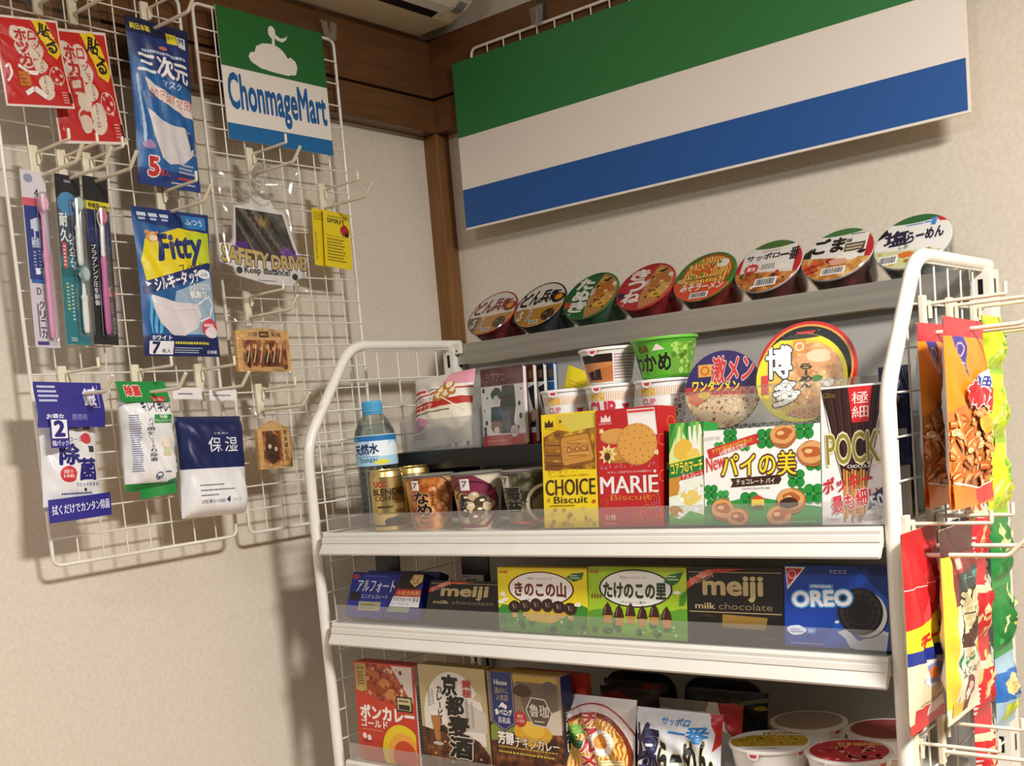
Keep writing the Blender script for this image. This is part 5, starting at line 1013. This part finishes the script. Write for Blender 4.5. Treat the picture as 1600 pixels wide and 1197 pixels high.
def cup_green(a):
    a.r(0, 0, 1, 1, '#58b02c'); a.t('わかめ', .10, .14, .60, .62, '#142414', .05, '#9ad85c', .03); a.r(.60, 0, 1, .92, '#6aa038'); a.scatter(.62, .05, .98, .85, 40, .03, ['#4c8424', '#8cc04c', '#a8d060'], 3); a.t('名品', .22, .68, .36, .88, '#6a3418', .04); a.p([(.40, .70), (.46, .90), (.54, .72)], '#e8dcd0'); a.r(0, .90, 1, 1, '#4ca02c')
noodle_cup('noodle_cup', 'bright green noodle cup stacked on top of a small white cup', .6745, -.440, RT + .0752, 22, .033, .0425, .054, '#58b02c', cup_green, lid='#6ab83c', group='stacked top noodle cups', tabs=0)

# ---- big bowls leaning with their lids to the front, in a clear tray
def bowl(name, label, x, y, z, r, h, tilt, rim, body, lidart, lidc, group=None, yaw=0, bodyart=None, film=True, roll=0):
    """origin at the lid centre; lid normal +z, the cup goes down from it"""
    t = thing(name, label, 'noodle bowl', (x, y, z), (R(tilt), R(roll), R(yaw)), group)
    m = MB(); m.lathe([(.0, -h + .002), (r * .72, -h), (r * .76, -h + .003), (r * .95, -.006), (r * .98, -.003)], body, 52)
    if bodyart: bodyart(wrap(m, lambda v: r * (.76 + .19 * v), -h + .003, h - .009, 200, lift=2.5e-4))
    m.build('bowl', t)
    m = MB(); m.lathe([(r * .96, -.004), (r, -.0035), (r * 1.01, -.0015), (r, 0)], rim, 56); m.lathe([(r, 0), (0, 0)], lidc, 56); lidart(disc(m, r, 0.0)); m.build('lid', t)
    if film: m = MB(); m.lathe([(0, -h - .0012), (r * .77, -h - .0008), (r * 1.012, -.005), (r * 1.014, .0), (r * .98, .0016), (0, .0018)], 'film', 40); m.build('shrink_film', t)
    return t
def lid_purple(a):
    a.r(0, 0, 1, 1, '#2c1c5c'); a.r(0, 0, 1, .46, 'crumb'); a.p([(0, .46), (1, .40), (1, .50), (0, .56)], '#b82c2c'); a.r(.18, .68, .36, .84, '#d8a43c'); a.o(.27, .76, .06, .06, .3, '#c8402c', 14); a.t('激メン', .36, .58, .92, .92, '#c8342c', .03, '#ecd8d0', .03, sl=.1); a.t('ワンタンメン', .10, .48, .72, .62, '#e8d23c', .04, '#3c1c20', .04, rot=-4); a.blob(.50, .24, .34, .16, '#e8d0a0', 3, .08); a.scatter(.2, .1, .8, .38, 30, .02, ['#c8a070', '#f0e0c0', '#8a5a34'], 3); a.blob(.16, .40, .12, .07, '#d8703c', 6, .15); a.blob(.26, .44, .07, .05, '#d8b43c', 8, .15)
BL = 'noodle bowls leaning in the clear tray'
TY = -.474
bowl('noodle_bowl', 'noodle bowl with a purple and red lid, left in the clear tray', .767, TY + .010, RT + .0525, .0500, .040, 80, '#3c2464', '#4a2c6c', lid_purple, '#2c1c5c', BL, 8, film=False)
def lid_yellow(a):
    a.r(0, 0, 1, 1, '#e6d41c'); a.e(.53, .50, .43, .43, '#d8b444', 40); a.e(.62, .52, .34, .36, 'broth', 36); a.blob(.68, .70, .20, .11, '#d89a64', 3, .12); a.blob(.70, .73, .14, .07, '#ecc8a0', 5, .12); a.scatter(.35, .12, .85, .55, 40, .018, ['#f0dc90', '#c8983c', '#e8c860'], 6); a.e(.50, .97, .3, .03, '#2c2418'); a.r(.42, .78, .56, .93, '#d88c2c'); a.o(.49, .855, .05, .05, .3, '#f0e0d0', 14)
    a.t('博', .12, .52, .40, .88, '#f4f0e8', .028, '#2a2418', .045); a.t('多', .20, .20, .48, .48, '#f4f0e8', .045, '#2a2418', .05); a.tv('らーめん', .50, .38, .62, .66, '#2a2a18', .05); a.blob(.68, .48, .05, .04, '#4c7c2c', 4, .2); a.r(.06, .34, .14, .56, '#c8342c'); a.blob(.60, .10, .24, .06, '#c8844c', 8, .1); a.blob(.80, .42, .06, .05, '#f0ece0', 8, .1)
bowl('noodle_bowl', 'noodle bowl with a bright yellow lid picturing pork ramen', .874, TY + .006, RT + .0570, .0545, .044, 78, '#e6d41c', '#e0c828', lid_yellow, '#e6d41c', BL, 10, film=False)
def lid_black(a):
    a.r(0, 0, 1, 1, '#c4201c'); a.e(.5, .5, .47, .47, '#e0a038', 44); a.e(.5, .5, .45, .45, '#14100e', 44); a.p([(.40, .90), (.60, .90), (.55, .84), (.45, .84)], '#c8323a'); a.scatter(.15, .6, .85, .92, 14, .006, ['#8a8478'], 3); a.p([(.06, .42), (.14, .66), (.22, .64), (.14, .40)], '#c8323a')
bowl('noodle_bowl', 'large black noodle bowl lid with a red rim, behind the yellow bowl', .846, -.386, RT + .0675, .064, .050, 76, '#c4201c', '#1c1412', lid_black, '#c4201c', BL, 8, film=False)
t = thing('clear_tray', 'clear plastic tray with a pattern of rings holding the leaning bowls', 'tray', (0, 0, 0))
m = MB(); m.box(.708, -.4935, RT + .0004, .936, -.4920, RT + .052, 'clear'); m.box(.708, -.492, RT + .0004, .7095, -.300, RT + .052, 'clear'); m.box(.9345, -.492, RT + .0004, .936, -.300, RT + .052, 'clear'); m.tube([(.708, -.4928, RT + .052), (.936, -.4928, RT + .052)], .0009, 'milky', 6); m.build('tray_walls', t)
m = MB(); a = Art(m, lambda u, v, d: (.708 + u * .228, -.4935 - d, RT + .0004 + v * .052), .228, .052)
for i in range(19):
    for j in range(5): a.o(.03 + .052 * i + .026 * (j % 2), .12 + .19 * j, .022, .096, .17, '#aaa49b', 14); a.d -= a.step
m.build('ring_pattern', t)

# ================================================================ bowls on the top shelf
TZ = 1.507
def lid_donbei(c):
    def f(a):
        a.r(0, 0, 1, 1, c); a.e(.5, .5, .475, .475, '#e4dcd0', 44); a.p([(0, 0), (1, 0), (1, .46), (0, .40)], '#c08a34'); a.p([(0, 0), (.28, 0), (.28, .44), (0, .42)], '#6a5a4a' if c == '#a8323a' else '#a87c30')
        K = '#7a1c24' if c == '#a8323a' else '#141210'
        for k, ch in enumerate('どん兵衛'): a.t(ch, .08 + .19 * k, .50 + .02 * k, .26 + .19 * k, .84 - .03 * abs(k - 1.5), K, .045, rot=-4)
        a.e(.84, .60, .13, .11, K); a.star(.84, .62, .10, .09, '#e0982c', 9, .6); a.e(.76, .24, .13, .13, '#3a2c20'); a.scatter(.68, .16, .84, .32, 14, .02, ['#6a5a3c', '#8a7a54', '#1c1810'], 5); a.tv('天ぷら', .33, .12, .42, .40, '#f0e4d4', .03, '#2c4a24', .04); a.tv('そば', .14, .16, .24, .38, '#f0e4d4', .04); a.barcode(.44, .06, .62, .14)
    return f
def lid_tanuki(c, ch, soup):
    def f(a):
        a.r(0, 0, 1, 1, c); a.p([(.52, 0), (.46, .3), (.50, .65), (.62, 1), (1, 1), (1, 0)], soup); a.blob(.72, .60, .17, .20, '#b8702c', 3, .12); a.blob(.80, .42, .12, .12, '#d8a458', 5, .12); a.scatter(.55, .2, .95, .9, 26, .03, ['#d8b060', '#8a4a1c', '#e8d098', '#3a2410'], 7); a.o(.66, .82, .07, .06, .35, '#e8c040', 14); a.e(.90, .70, .06, .05, '#e8e0d0'); a.p([(.62, .80), (.80, .88), (.74, .76)], '#2c2418'); a.e(.74, .30, .12, .07, '#e0b83c'); a.t('麺', .70, .27, .78, .33, '#5a3c14', .02)
        for k, g_ in enumerate(ch): a.t(g_, .16, .68 - .25 * k, .47, .90 - .25 * k, '#ece6de', .05, c, .04, rot=-6)
        a.t('緑の' if 'た' in ch else '赤い', .48, .50, .56, .66, '#ece6de', .03); a.e(.10, .36, .07, .07, '#c8483c' if 'た' in ch else '#1c2450'); a.t('東洋', .10, .08, .24, .16, '#ece6de', .02)
        a.o(.5, .5, .5, .5, .05, c, 44)
    return f
def lid_miso(a):
    a.r(0, 0, 1, 1, '#3c7a34'); a.e(.52, .56, .42, .40, '#a85a24', 36); a.e(.52, .56, .38, .36, 'noodle', 36); a.e(.74, .74, .10, .09, '#ece4d4'); a.blob(.40, .66, .13, .10, '#d8642c', 3, .15); a.scatter(.2, .45, .85, .85, 22, .03, ['#4c8a2c', '#e8c070', '#c8541c', '#8ab04c'], 5); a.p([(0, 0), (1, 0), (1, .30), (.60, .38), (.3, .36), (0, .44)], '#d8542c'); a.t('みそラーメン', .16, .22, .86, .36, '#f0e8dc', .045, '#a82c1c', .04, rot=-2); a.barcode(.36, .06, .66, .18); a.blob(.14, .46, .10, .05, '#d8b070', 5, .15); a.fine(.2, .44, .8, .49, 1, '#2c2418', seed=3)
def lid_sap(a):
    a.r(0, 0, 1, 1, '#e6e2da'); a.e(.5, .95, .40, .10, '#3c7a3c'); a.p([(.86, .95), (1, .9), (1, .2), (.9, .3)], '#b8282c'); a.p([(.0, .7), (.07, .85), (.07, .3), (0, .3)], '#b8282c'); a.fine(.28, .89, .74, .93, 1, '#8a3a2c', seed=3); a.t('サッポロ', .12, .64, .62, .76, '#1c1a1c', .035); a.t('一番', .64, .56, .92, .80, '#1c1a1c', .03); a.fine(.34, .79, .70, .815, 1, '#b83a3c', seed=2); a.star(.24, .48, .13, .12, '#c83030', 12, .7); a.t('醤油', .18, .44, .30, .52, '#f0e0d8', .03)
    for i in range(6):
        for j in range(4): a.r(.40 + .035 * i, .44 + .028 * j, .418 + .035 * i, .456 + .028 * j, '#26221e'); a.d -= a.step
    a.p([(0, 0), (1, 0), (1, .30), (.5, .38), (0, .42)], 'miso'); a.scatter(.1, .1, .9, .36, 30, .035, ['#b83a2c', '#e0a04c', '#3a5c2c', '#e8d8b8', '#5a2c18'], 8); a.barcode(.36, .10, .70, .26); a.blob(.74, .44, .10, .06, '#efe8dc', 4, .1); a.e(.80, .92, .05, .045, '#1c4c78')
def lid_goma(a):
    a.r(0, 0, 1, 1, '#e6e2da'); a.e(.45, .96, .40, .09, '#3c7a3c'); a.p([(.88, .92), (1, .9), (1, .1), (.9, .2)], '#b8282c'); a.t('ごま', .12, .56, .56, .84, '#14120f', .05, rot=-2); a.t('味', .58, .70, .66, .78, '#14120f', .03); a.r(.58, .52, .86, .68, '#5a4a34'); a.fine(.60, .54, .84, .66, 2, '#e8dcc0', seed=3); a.fine(.62, .84, .84, .88, 1, '#2a3c5c', seed=4); a.p([(0, .60), (.10, .70), (.12, .50), (0, .44)], '#20201c'); a.p([(0, 0), (1, 0), (1, .36), (.5, .42), (0, .50)], 'broth'); a.scatter(.05, .15, .45, .42, 16, .05, ['#c8402c', '#d8603c', '#a82c20'], 4); a.blob(.66, .42, .16, .08, '#ece8e0', 5, .08); a.blob(.54, .34, .12, .07, '#d8a48c', 7, .15); a.blob(.84, .48, .05, .04, '#1c1a18', 8, .2); a.barcode(.34, .10, .68, .24)
def lid_shio(a):
    a.r(0, 0, 1, 1, '#e6e4de'); a.p([(.0, .60), (.16, .70), (.06, .92), (0, .9)], '#14140f'); a.e(.42, .97, .45, .12, '#2c6a3c'); a.p([(.74, .90), (.92, .98), (1, .78), (.80, .82)], '#c03030'); a.fine(.36, .80, .60, .85, 1, '#2c6ac0', seed=3); a.t('一番', .60, .76, .76, .90, '#3c8ad0', .04); a.t('塩', .12, .46, .42, .74, '#1a1c40', .035, rot=4); a.t('らーめん', .42, .50, .88, .70, '#1a1c40', .045, rot=6); a.t('しお', .34, .38, .46, .46, '#5a8a4c', .03); a.p([(0, 0), (1, 0), (1, .26), (.5, .34), (0, .40)], '#c8cc9c'); a.scatter(.05, .1, .9, .34, 24, .04, ['#e0883c', '#8ab04c', '#e8e4c8', '#c8a04c'], 8); a.barcode(.10, .12, .36, .28); a.blob(.46, .26, .10, .06, '#d8702c', 4, .12)
TB = 'noodle bowls on the top shelf'
red = lambda c1, c2: (lambda a: (a.scatter(0, 0, 1, 1, 30, .05, [c1, c2, '#c8bcb0'], 4)))
specs = [
 ('noodle bowl with a dark red patterned lid, leftmost on the top shelf', .186, '#a8323a', '#8c2c34', lid_donbei('#a8323a'), red('#b83a4c', '#6a1c24')),
 ('noodle bowl with a black patterned lid, second from left on the top shelf', .291, '#1c1a18', '#4a5a60', lid_donbei('#1c1a18'), red('#5a7078', '#2c3438')),
 ('noodle bowl with a green lid, third from left on the top shelf', .396, '#1f6a34', '#5a8a6c', lid_tanuki('#1f6a34', 'たぬき', '#b88a4c'), red('#3c8a54', '#8ab49c')),
 ('noodle bowl with a bright red lid and white lettering on the top shelf', .501, '#b8242a', '#b82430', lid_tanuki('#b8242a', 'きつね', '#c8844c'), red('#c83a4c', '#8c1c24')),
 ('noodle bowl with an orange lower lid picturing miso ramen on the top shelf', .606, '#3c7a34', '#a8342c', lid_miso, red('#c84a34', '#3c2420')),
 ('noodle bowl with a white lid and a small checker patch on the top shelf', .711, '#d8d4cc', '#8a4a48', lid_sap, red('#a83a3c', '#2c2420')),
 ('noodle bowl with a white lid and two large black letters on the top shelf', .816, '#d8d4cc', '#7a4a48', lid_goma, red('#b84a4c', '#2c2c2c')),
 ('noodle bowl with a white and navy lid, rightmost on the top shelf', .921, '#d8d4cc', '#8a949c', lid_shio, red('#a8b0b8', '#4a545c')),
]
for k, (lb, x, rim, body, la, ba) in enumerate(specs):
    bowl('noodle_bowl', lb, x, -.180, TZ + .0735, .0516, .060, 47 + (k % 3), rim, body, la, rim, TB, 0, ba)

# ================================================================ noodle bags and cups on the lower shelf
def lean_bag(name, label, x, y, w, h, th, c, art, tilt=10, seed=0, group=None, back=None, pw=3, roll=0, yaw=0):
    m = MB(); a = pillow(m, w, h, th, c, back, seal=.03, crink=.0022, seed=seed, pw=pw); art(a)
    o = m.build(name, None, (x, y, S3 + .001), (R(-tilt), R(roll), R(yaw))); return tag(o, label, 'noodle bag', group)
def art_charu(a):
    a.r(0, 0, 1, 1, '#e8e2dc'); a.r(0, .0, 1, .10, '#c83a2c'); a.p([(0, 1), (.3, 1), (.1, .8), (0, .7)], '#ece8e4'); a.e(.50, .44, .56, .50, '#b03a2c', 44); a.e(.50, .44, .545, .485, '#ece0d8', 44); a.e(.50, .43, .49, .43, '#8a3414', 44); a.e(.50, .42, .45, .395, 'noodle', 44); a.scatter(.1, .1, .92, .75, 60, .03, ['#e8b84c', '#f0d080', '#c87a24', '#d89a3c'], 4, .4)
    a.blob(.28, .66, .10, .06, '#7ab03c', 3, .2); a.blob(.24, .56, .12, .07, '#2c6a24', 5, .2); a.blob(.32, .52, .10, .06, '#1c4a1c', 7, .2); a.p([(.10, .40), (.34, .46), (.30, .36), (.22, .34), (.16, .24), (.08, .28)], '#c89c4c'); a.e(.66, .56, .15, .13, '#f0e8dc', 30, rot=-20); a.e(.64, .57, .085, .075, '#e08a24', 24); a.e(.63, .58, .05, .045, '#e8a03c', 20); a.p([(.60, .38), (.92, .40), (.94, .20), (.62, .18)], '#ecd49c')
    for k in range(6): a.line([(.62, .36 - .03 * k), (.92, .38 - .03 * k)], .0008, '#b8843c')
    a.tv('チャルメラ', .38, .16, .57, .86, '#b82c24', .045, '#f0e4dc', .05); a.e(.48, .10, .2, .06, '#e0a8a0')
lean_bag('noodle_bag', 'noodle bag picturing a ramen bowl with a halved egg', .541, -.574, .120, .132, .040, '#e8e2dc', art_charu, 8, 101, 'front noodle bags')
def art_sap(a):
    a.r(0, 0, 1, 1, '#e4e6ea'); a.p([(.86, 1), (1, 1), (1, .70), (.93, .62), (.95, .80)], '#c03028'); a.p([(0, 0), (1, 0), (1, .22), (.6, .30), (.3, .34), (0, .40)], '#c8d08c'); a.blob(.45, .15, .3, .14, '#d8c84c', 3, .15)
    a.t('サッポロ', .36, .855, .68, .93, '#2c8ad0', .035); a.t('一番', .45, .70, .88, .86, '#2c8ad0', .026); a.t('塩', .02, .36, .36, .84, '#1c1848', .035, '#f0f0ea', .03); a.t('らーめん', .36, .36, .94, .70, '#16140f', .055, '#e8e4b0', .04, rot=5); a.t('中国風', .40, .30, .58, .36, '#2a2a1c', .02)
lean_bag('noodle_bag', 'white noodle bag with navy, black and sky blue lettering', .658, -.574, .126, .124, .040, '#e4e6ea', art_sap, 9, 111, 'front noodle bags')
lean_bag('noodle_bag', 'white noodle bag with a red corner, behind the bag with sky blue lettering', .657, -.506, .124, .120, .030, '#dcdcdc', lambda a: (a.p([(.70, 1), (1, 1), (1, .60), (.84, .74)], '#b83028'), a.r(0, .9, .6, 1, '#8a8a8a')), 6, 121, 'rear noodle bags')
lean_bag('noodle_bag', 'dark maroon noodle bag with white and blue corner, behind the egg ramen bag', .556, -.494, .098, .126, .030, '#2a1a1c', lambda a: (a.p([(.0, .80), (.3, .86), (.62, .80), (.62, .88), (.3, .97), (0, .9)], '#8c2024'), a.p([(.60, .70), (.95, .80), (.90, .55)], '#d8dce4'), a.p([(.50, .70), (.86, .84), (.86, .72), (.62, .60)], '#24487c'), a.p([(.52, .84), (.70, .9), (.66, .78)], '#c83a34')), 5, 131, 'rear noodle bags')
lean_bag('noodle_bag', 'black noodle bag with a red tag, leaning on the left black plate', .528, -.438, .110, .122, .024, '#141214', lambda a: (a.r(.62, .86, .86, .97, '#a83028'), a.p([(.0, .6), (.6, .75), (.6, .78), (0, .63)], '#6a6a70')), 4, 141, 'rear noodle bags')
lean_bag('noodle_bag', 'black noodle bag with a yellow fleck, leaning on the right black plate', .662, -.438, .124, .120, .024, '#121113', lambda a: (a.p([(.55, .86), (1, .95), (1, .90), (.6, .83)], '#6a6a4a'), a.blob(.93, .83, .06, .03, '#a89c24', 3, .2)), 4, 151, 'rear noodle bags')
bookend('round cornered black plate behind the noodle bags, left one', .512, -.402, S3 + .0003, .120, .128, .028, dep=.08)
bookend('round cornered black plate behind the noodle bags, right one', .645, -.402, S3 + .0003, .120, .128, .028, dep=.08)
def big_cup(stripe, c):
    def f(a):
        a.r(0, 0, 1, 1, '#ece8e2'); a.r(0, .70, 1, .715, '#b8843c')
        for k in range(52): a.r(.0195 * k, .42, .0195 * k + .010, .69, stripe); a.d -= a.step
        a.r(0, .395, 1, .41, '#b8843c'); a.t('CUP', .30, .12, .55, .36, c, .05)
    return f
def lid_gold(a): a.r(0, 0, 1, 1, '#d8d6d0'); a.p([(.0, .28), (1, .22), (1, .70), (.3, .78), (.0, .62)], '#a88a1c'); a.scatter(.1, .3, .9, .7, 60, .03, ['#b8982c', '#8a7014', '#c8ac48'], 4); a.t('NOODLE', .46, .76, .92, .90, '#a8862c', .06); a.fine(.1, .12, .6, .18, 1, '#5a5a5a')
def lid_red(a): a.r(0, 0, 1, 1, '#d8d0cc'); a.e(.5, .5, .47, .46, '#a8242c', 40); a.scatter(.15, .15, .85, .85, 60, .04, ['#b83038', '#d86a6a', '#8c1c20', '#e0b0a8'], 6); a.t('CUP NOODLE', .40, .70, .92, .82, '#d8b060', .05)
LC = 'noodle cups on the lower shelf'
noodle_cup('noodle_cup', 'noodle cup with a gold lid, front of the lower shelf', .831, -.530, S3 + .0004, 30, .033, .0465, .089, '#ece8e2', big_cup('#c8a468', '#c83a50'), '#e4e0da', lid_gold, LC, 190, 2)
noodle_cup('noodle_cup', 'noodle cup with a red lid, front right of the lower shelf', .932, -.532, S3 + .0004, 26, .033, .0475, .089, '#ece8e2', big_cup('#c8a468', '#c83a50'), '#e4e0da', lid_red, LC, 190, 2)
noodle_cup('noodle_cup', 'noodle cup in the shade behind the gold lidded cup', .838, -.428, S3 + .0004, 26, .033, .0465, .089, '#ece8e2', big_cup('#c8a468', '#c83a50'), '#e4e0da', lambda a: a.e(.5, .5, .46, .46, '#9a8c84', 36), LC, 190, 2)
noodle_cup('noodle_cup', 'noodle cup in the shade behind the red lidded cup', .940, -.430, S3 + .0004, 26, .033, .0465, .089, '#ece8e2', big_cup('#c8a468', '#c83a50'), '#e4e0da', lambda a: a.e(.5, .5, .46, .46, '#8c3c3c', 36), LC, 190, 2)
# ================================================================ bags hanging on the rack's right side (local x runs away from the front, -y faces outward)
RX = XR + .0039
def side_bag(name, label, cat, x, y, z, w, h, th, c, art, seed, roll=0, group=None, back=None, pw=3, seal=.06, lean=0, crink=.0014, yaw=90):
    m = MB(); a = pillow(m, w, h, th, c, back, seal=seal, crink=crink, seed=seed, pw=pw, nu=18, nv=26); art(a)
    o = m.build(name, None, (x, y, z), (R(lean), R(roll), R(yaw))); return tag(o, label, cat, group)
def art_pea(a):
    a.r(0, 0, 1, 1, '#f08a1c'); a.r(0, .90, 1, 1, '#d0303a'); a.p([(.14, .90), (.34, .90), (.34, .76), (.28, .68), (.22, .76)], '#3a3488'); a.o(.25, .83, .06, .04, .25, '#d8a0a8', 14); a.fine(.19, .75, .31, .77, 1, '#c8c0e0')
    a.p([(.0, .50), (.25, .56), (.62, .57), (1, .50), (1, .12), (.5, .10), (0, .14)], '#c07838')
    g = random.Random(5)
    for k in range(120):
        u, v = g.uniform(-.02, 1.02), g.uniform(.10, .53)
        if v > .50 - .1 * abs(u - .5): continue
        if g.random() < .22: a.e(u, v, .055, .018, ('#e8bc7c', '#d8a05c')[k % 2], 16, rot=g.uniform(-40, 40)); a.e(u - .01, v + .005, .03, .007, '#f4dcb0', 12)
        else: q = g.uniform(-70, 70); bean(a, u, v, .0115, .0042, q, ('#c86a24', '#d88038', '#b85a1c', '#e0904c')[k % 4], .18); bean(a, u, v + .004, .008, .0012, q, '#eeb478', .18)
    a.line([(0, .14), (.5, .095), (1, .13)], .0018, '#f4ece0'); a.p([(0, .13), (.5, .09), (1, .12), (1, 0), (0, 0)], '#ec8420'); a.p([(.45, .09), (1, .12), (1, .02), (.6, .0)], '#d8302c')
    a.p([(.36, .665), (.52, .70), (.66, .73), (.84, .66), (.62, .645)], '#e8e4e8'); a.t('亀田の', .46, .635, .84, .69, '#2c3a94', .04, '#e8e8f0', .05, rot=-3); a.t('柿の種', .26, .52, .98, .64, '#cc2430', .07, '#f4e8e0', .06, rot=-4); a.blob(.62, .43, .16, .06, '#e8b02c', 4, .14)
PB = 'orange peanut cracker bags on one hook'
side_bag('peanut_bag', 'orange peanut cracker bag at the back, its narrow side showing', 'snack bag', RX + .016, -.556, 1.252, .137, .200, .020, '#f08a1c', art_pea, 201, 1, PB, back='#c8ccd8')
side_bag('peanut_bag', 'orange peanut cracker bag in front, showing its full picture', 'snack bag', RX + .052, -.590, 1.254, .140, .200, .022, '#f08a1c', art_pea, 202, 2, PB, back='#c8ccd8')
def art_cheese(a):
    a.r(0, 0, 1, 1, '#e8d8b4'); a.r(0, .52, 1, 1, '#cc2428'); a.p([(.30, .52), (.52, .52), (.70, .88), (.55, .93)], '#d84448')
    for k in range(7): a.r(0, .915 + .012 * k, 1, .919 + .012 * k, '#b01c20')
    a.line([(0, .72), (.6, .73), (1, .745)], .001, '#f0d8d0'); a.p([(0, .52), (.4, .54), (1, .63), (1, .42), (0, .40)], '#ecd828'); a.t('チーズ', .20, .42, .98, .50, '#cc2c24', .06, rot=6); a.r(0, .345, 1, .41, '#1c3088'); a.e(.55, .27, .30, .075, '#e4e0e4'); a.e(.55, .27, .22, .055, '#8a98c8'); a.e(.55, .275, .13, .035, '#e0803c'); a.fine(.2, .12, .9, .14, 1, '#a89878')
    a.r(.12, .045, .45, .115, '#cc2428'); a.r(.45, .045, .8, .115, '#e4e0e8'); a.r(0, 0, 1, .05, '#cc2428')
side_bag('cheese_snack_bag', 'red and yellow cheese snack bag on the rack side, nearest the front post', 'snack bag', RX + .017, -.642, 1.024, .112, .212, .018, '#e8d8b4', art_cheese, 211, 1, 'long cheese snack bags', pw=3)
def art_brown(a):
    a.r(0, 0, 1, 1, '#e4d8bc'); a.r(0, .86, 1, 1, '#4a1c1c'); a.r(0, .08, .20, .86, '#e8c83c'); a.p([(.16, .86), (1, .86), (1, .60), (.16, .60)], '#7c2428'); a.p([(.28, .76), (1, .78), (1, .66), (.24, .62)], '#3c4440'); a.p([(.18, .85), (.42, .86), (.42, .77), (.18, .76)], '#b83a3c'); a.r(.22, .785, .38, .84, '#e0b8a8'); a.t('チーズ鱈', .40, .70, .92, .75, '#6ab0a0', .02)
    a.r(.30, .40, 1, .64, '#4a3020'); a.t('濃', .30, .535, .64, .66, '#d8cc9c', .06, '#1c1814', .05); a.t('厚', .30, .41, .64, .53, '#d8cc9c', .06, '#1c1814', .05); a.t('熟成', .68, .50, .98, .66, '#d8cc9c', .05, '#1c1814', .05); a.p([(.28, .38), (.70, .36), (.95, .45), (.30, .45)], '#4a2418')
    a.e(.38, .31, .17, .05, '#2c8a4c'); a.t('本格', .28, .295, .48, .325, '#e0f0e0', .02); a.t('カマン', .30, .22, .70, .26, '#2c4a3c', .04, '#c8d8c0', .04); a.p([(.75, .36), (1, .36), (1, .26), (.78, .28)], '#e8b83c'); a.e(.55, .155, .18, .055, '#6a2c34'); a.blob(.55, .15, .10, .03, '#d8a8a0', 4, .2); a.r(.12, .03, .42, .10, '#e8b82c'); a.r(.42, .03, .6, .10, '#5a2420'); a.scatter(.3, .1, 1, .35, 14, .05, ['#efe6d0', '#d8c8a0'], 5)
side_bag('cheese_snack_bag', 'dark brown topped cheese snack bag on the rack side, behind the red one', 'snack bag', RX + .042, -.600, 1.026, .112, .208, .020, '#e4d8bc', art_brown, 212, 1, 'long cheese snack bags', pw=3)
def strip(label, y, z0, cols, hs, w, seed, th=.024, cat='snack bag strip'):
    """small bags joined end to end, hanging from one prong"""
    t = thing('snack_bag_strip', label, cat, (RX + .026, y, z0), (0, R(2), R(90))); z = 0
    for k, (c, h) in enumerate(zip(cols, hs)):
        m = MB(); z -= h; a = pillow(m, w, h, th, c, '#c8ccd4', seal=.12, crink=.0015, seed=seed + k, nu=12, nv=14); g = random.Random(seed + k)
        if c == '#c8242c':
            for q in range(7): u, v = g.uniform(.1, .9), g.uniform(.15, .9); bean(a, u, v, .014, .0035, g.uniform(20, 80), ('#e0b070', '#eccc94')[q % 2], .05)
            a.p([(0, .85), (.5, .80), (1, .86), (1, .74), (.5, .7), (0, .74)], '#e8c8a0'); a.fine(.0, .1, .12, .5, 6, '#e8e4e4')
        elif c in ('#c8dc28', '#1c7c34'):
            a.p([(0, .0), (1, .0), (1, .14), (0, .1)], '#9cc82c' if c == '#c8dc28' else '#2c9440')
            for q in range(4): bean(a, g.uniform(.2, .9), g.uniform(.15, .9), .016, .0032, g.uniform(30, 70), '#e4d88c', .05)
            a.scatter(0, .1, 1, .9, 8, .06, ['#7cb82c', '#a8d040'] if c == '#c8dc28' else ['#145c28', '#2c9440'], seed); a.fine(.6, .4, .8, .6, 2, '#e8e03c', seed=2)
        else: a.r(0, .4, 1, .8, '#2c6ab4'); a.r(.2, .1, .8, .35, '#c8dc28'); a.e(.5, .6, .3, .15, '#e8d08c')
        m.build('small_bag', t, (0, 0, z))
    return t
strip('strip of small red snack bags hanging beside the cheese snack bags', -.447, 1.252, ['#c8242c'] * 4, (.086, .090, .086, .084), .068, 221)
strip('strip of yellow green and dark green snack bags, rearmost on the rack side', -.350, 1.462, ['#c8dc28', '#c8dc28', '#c8dc28', '#1c7c34', '#1c7c34', '#9ab8c8'], (.070, .085, .090, .086, .086, .090), .082, 241)

bpy.data.objects.remove(_to); bpy.data.curves.remove(_tc)
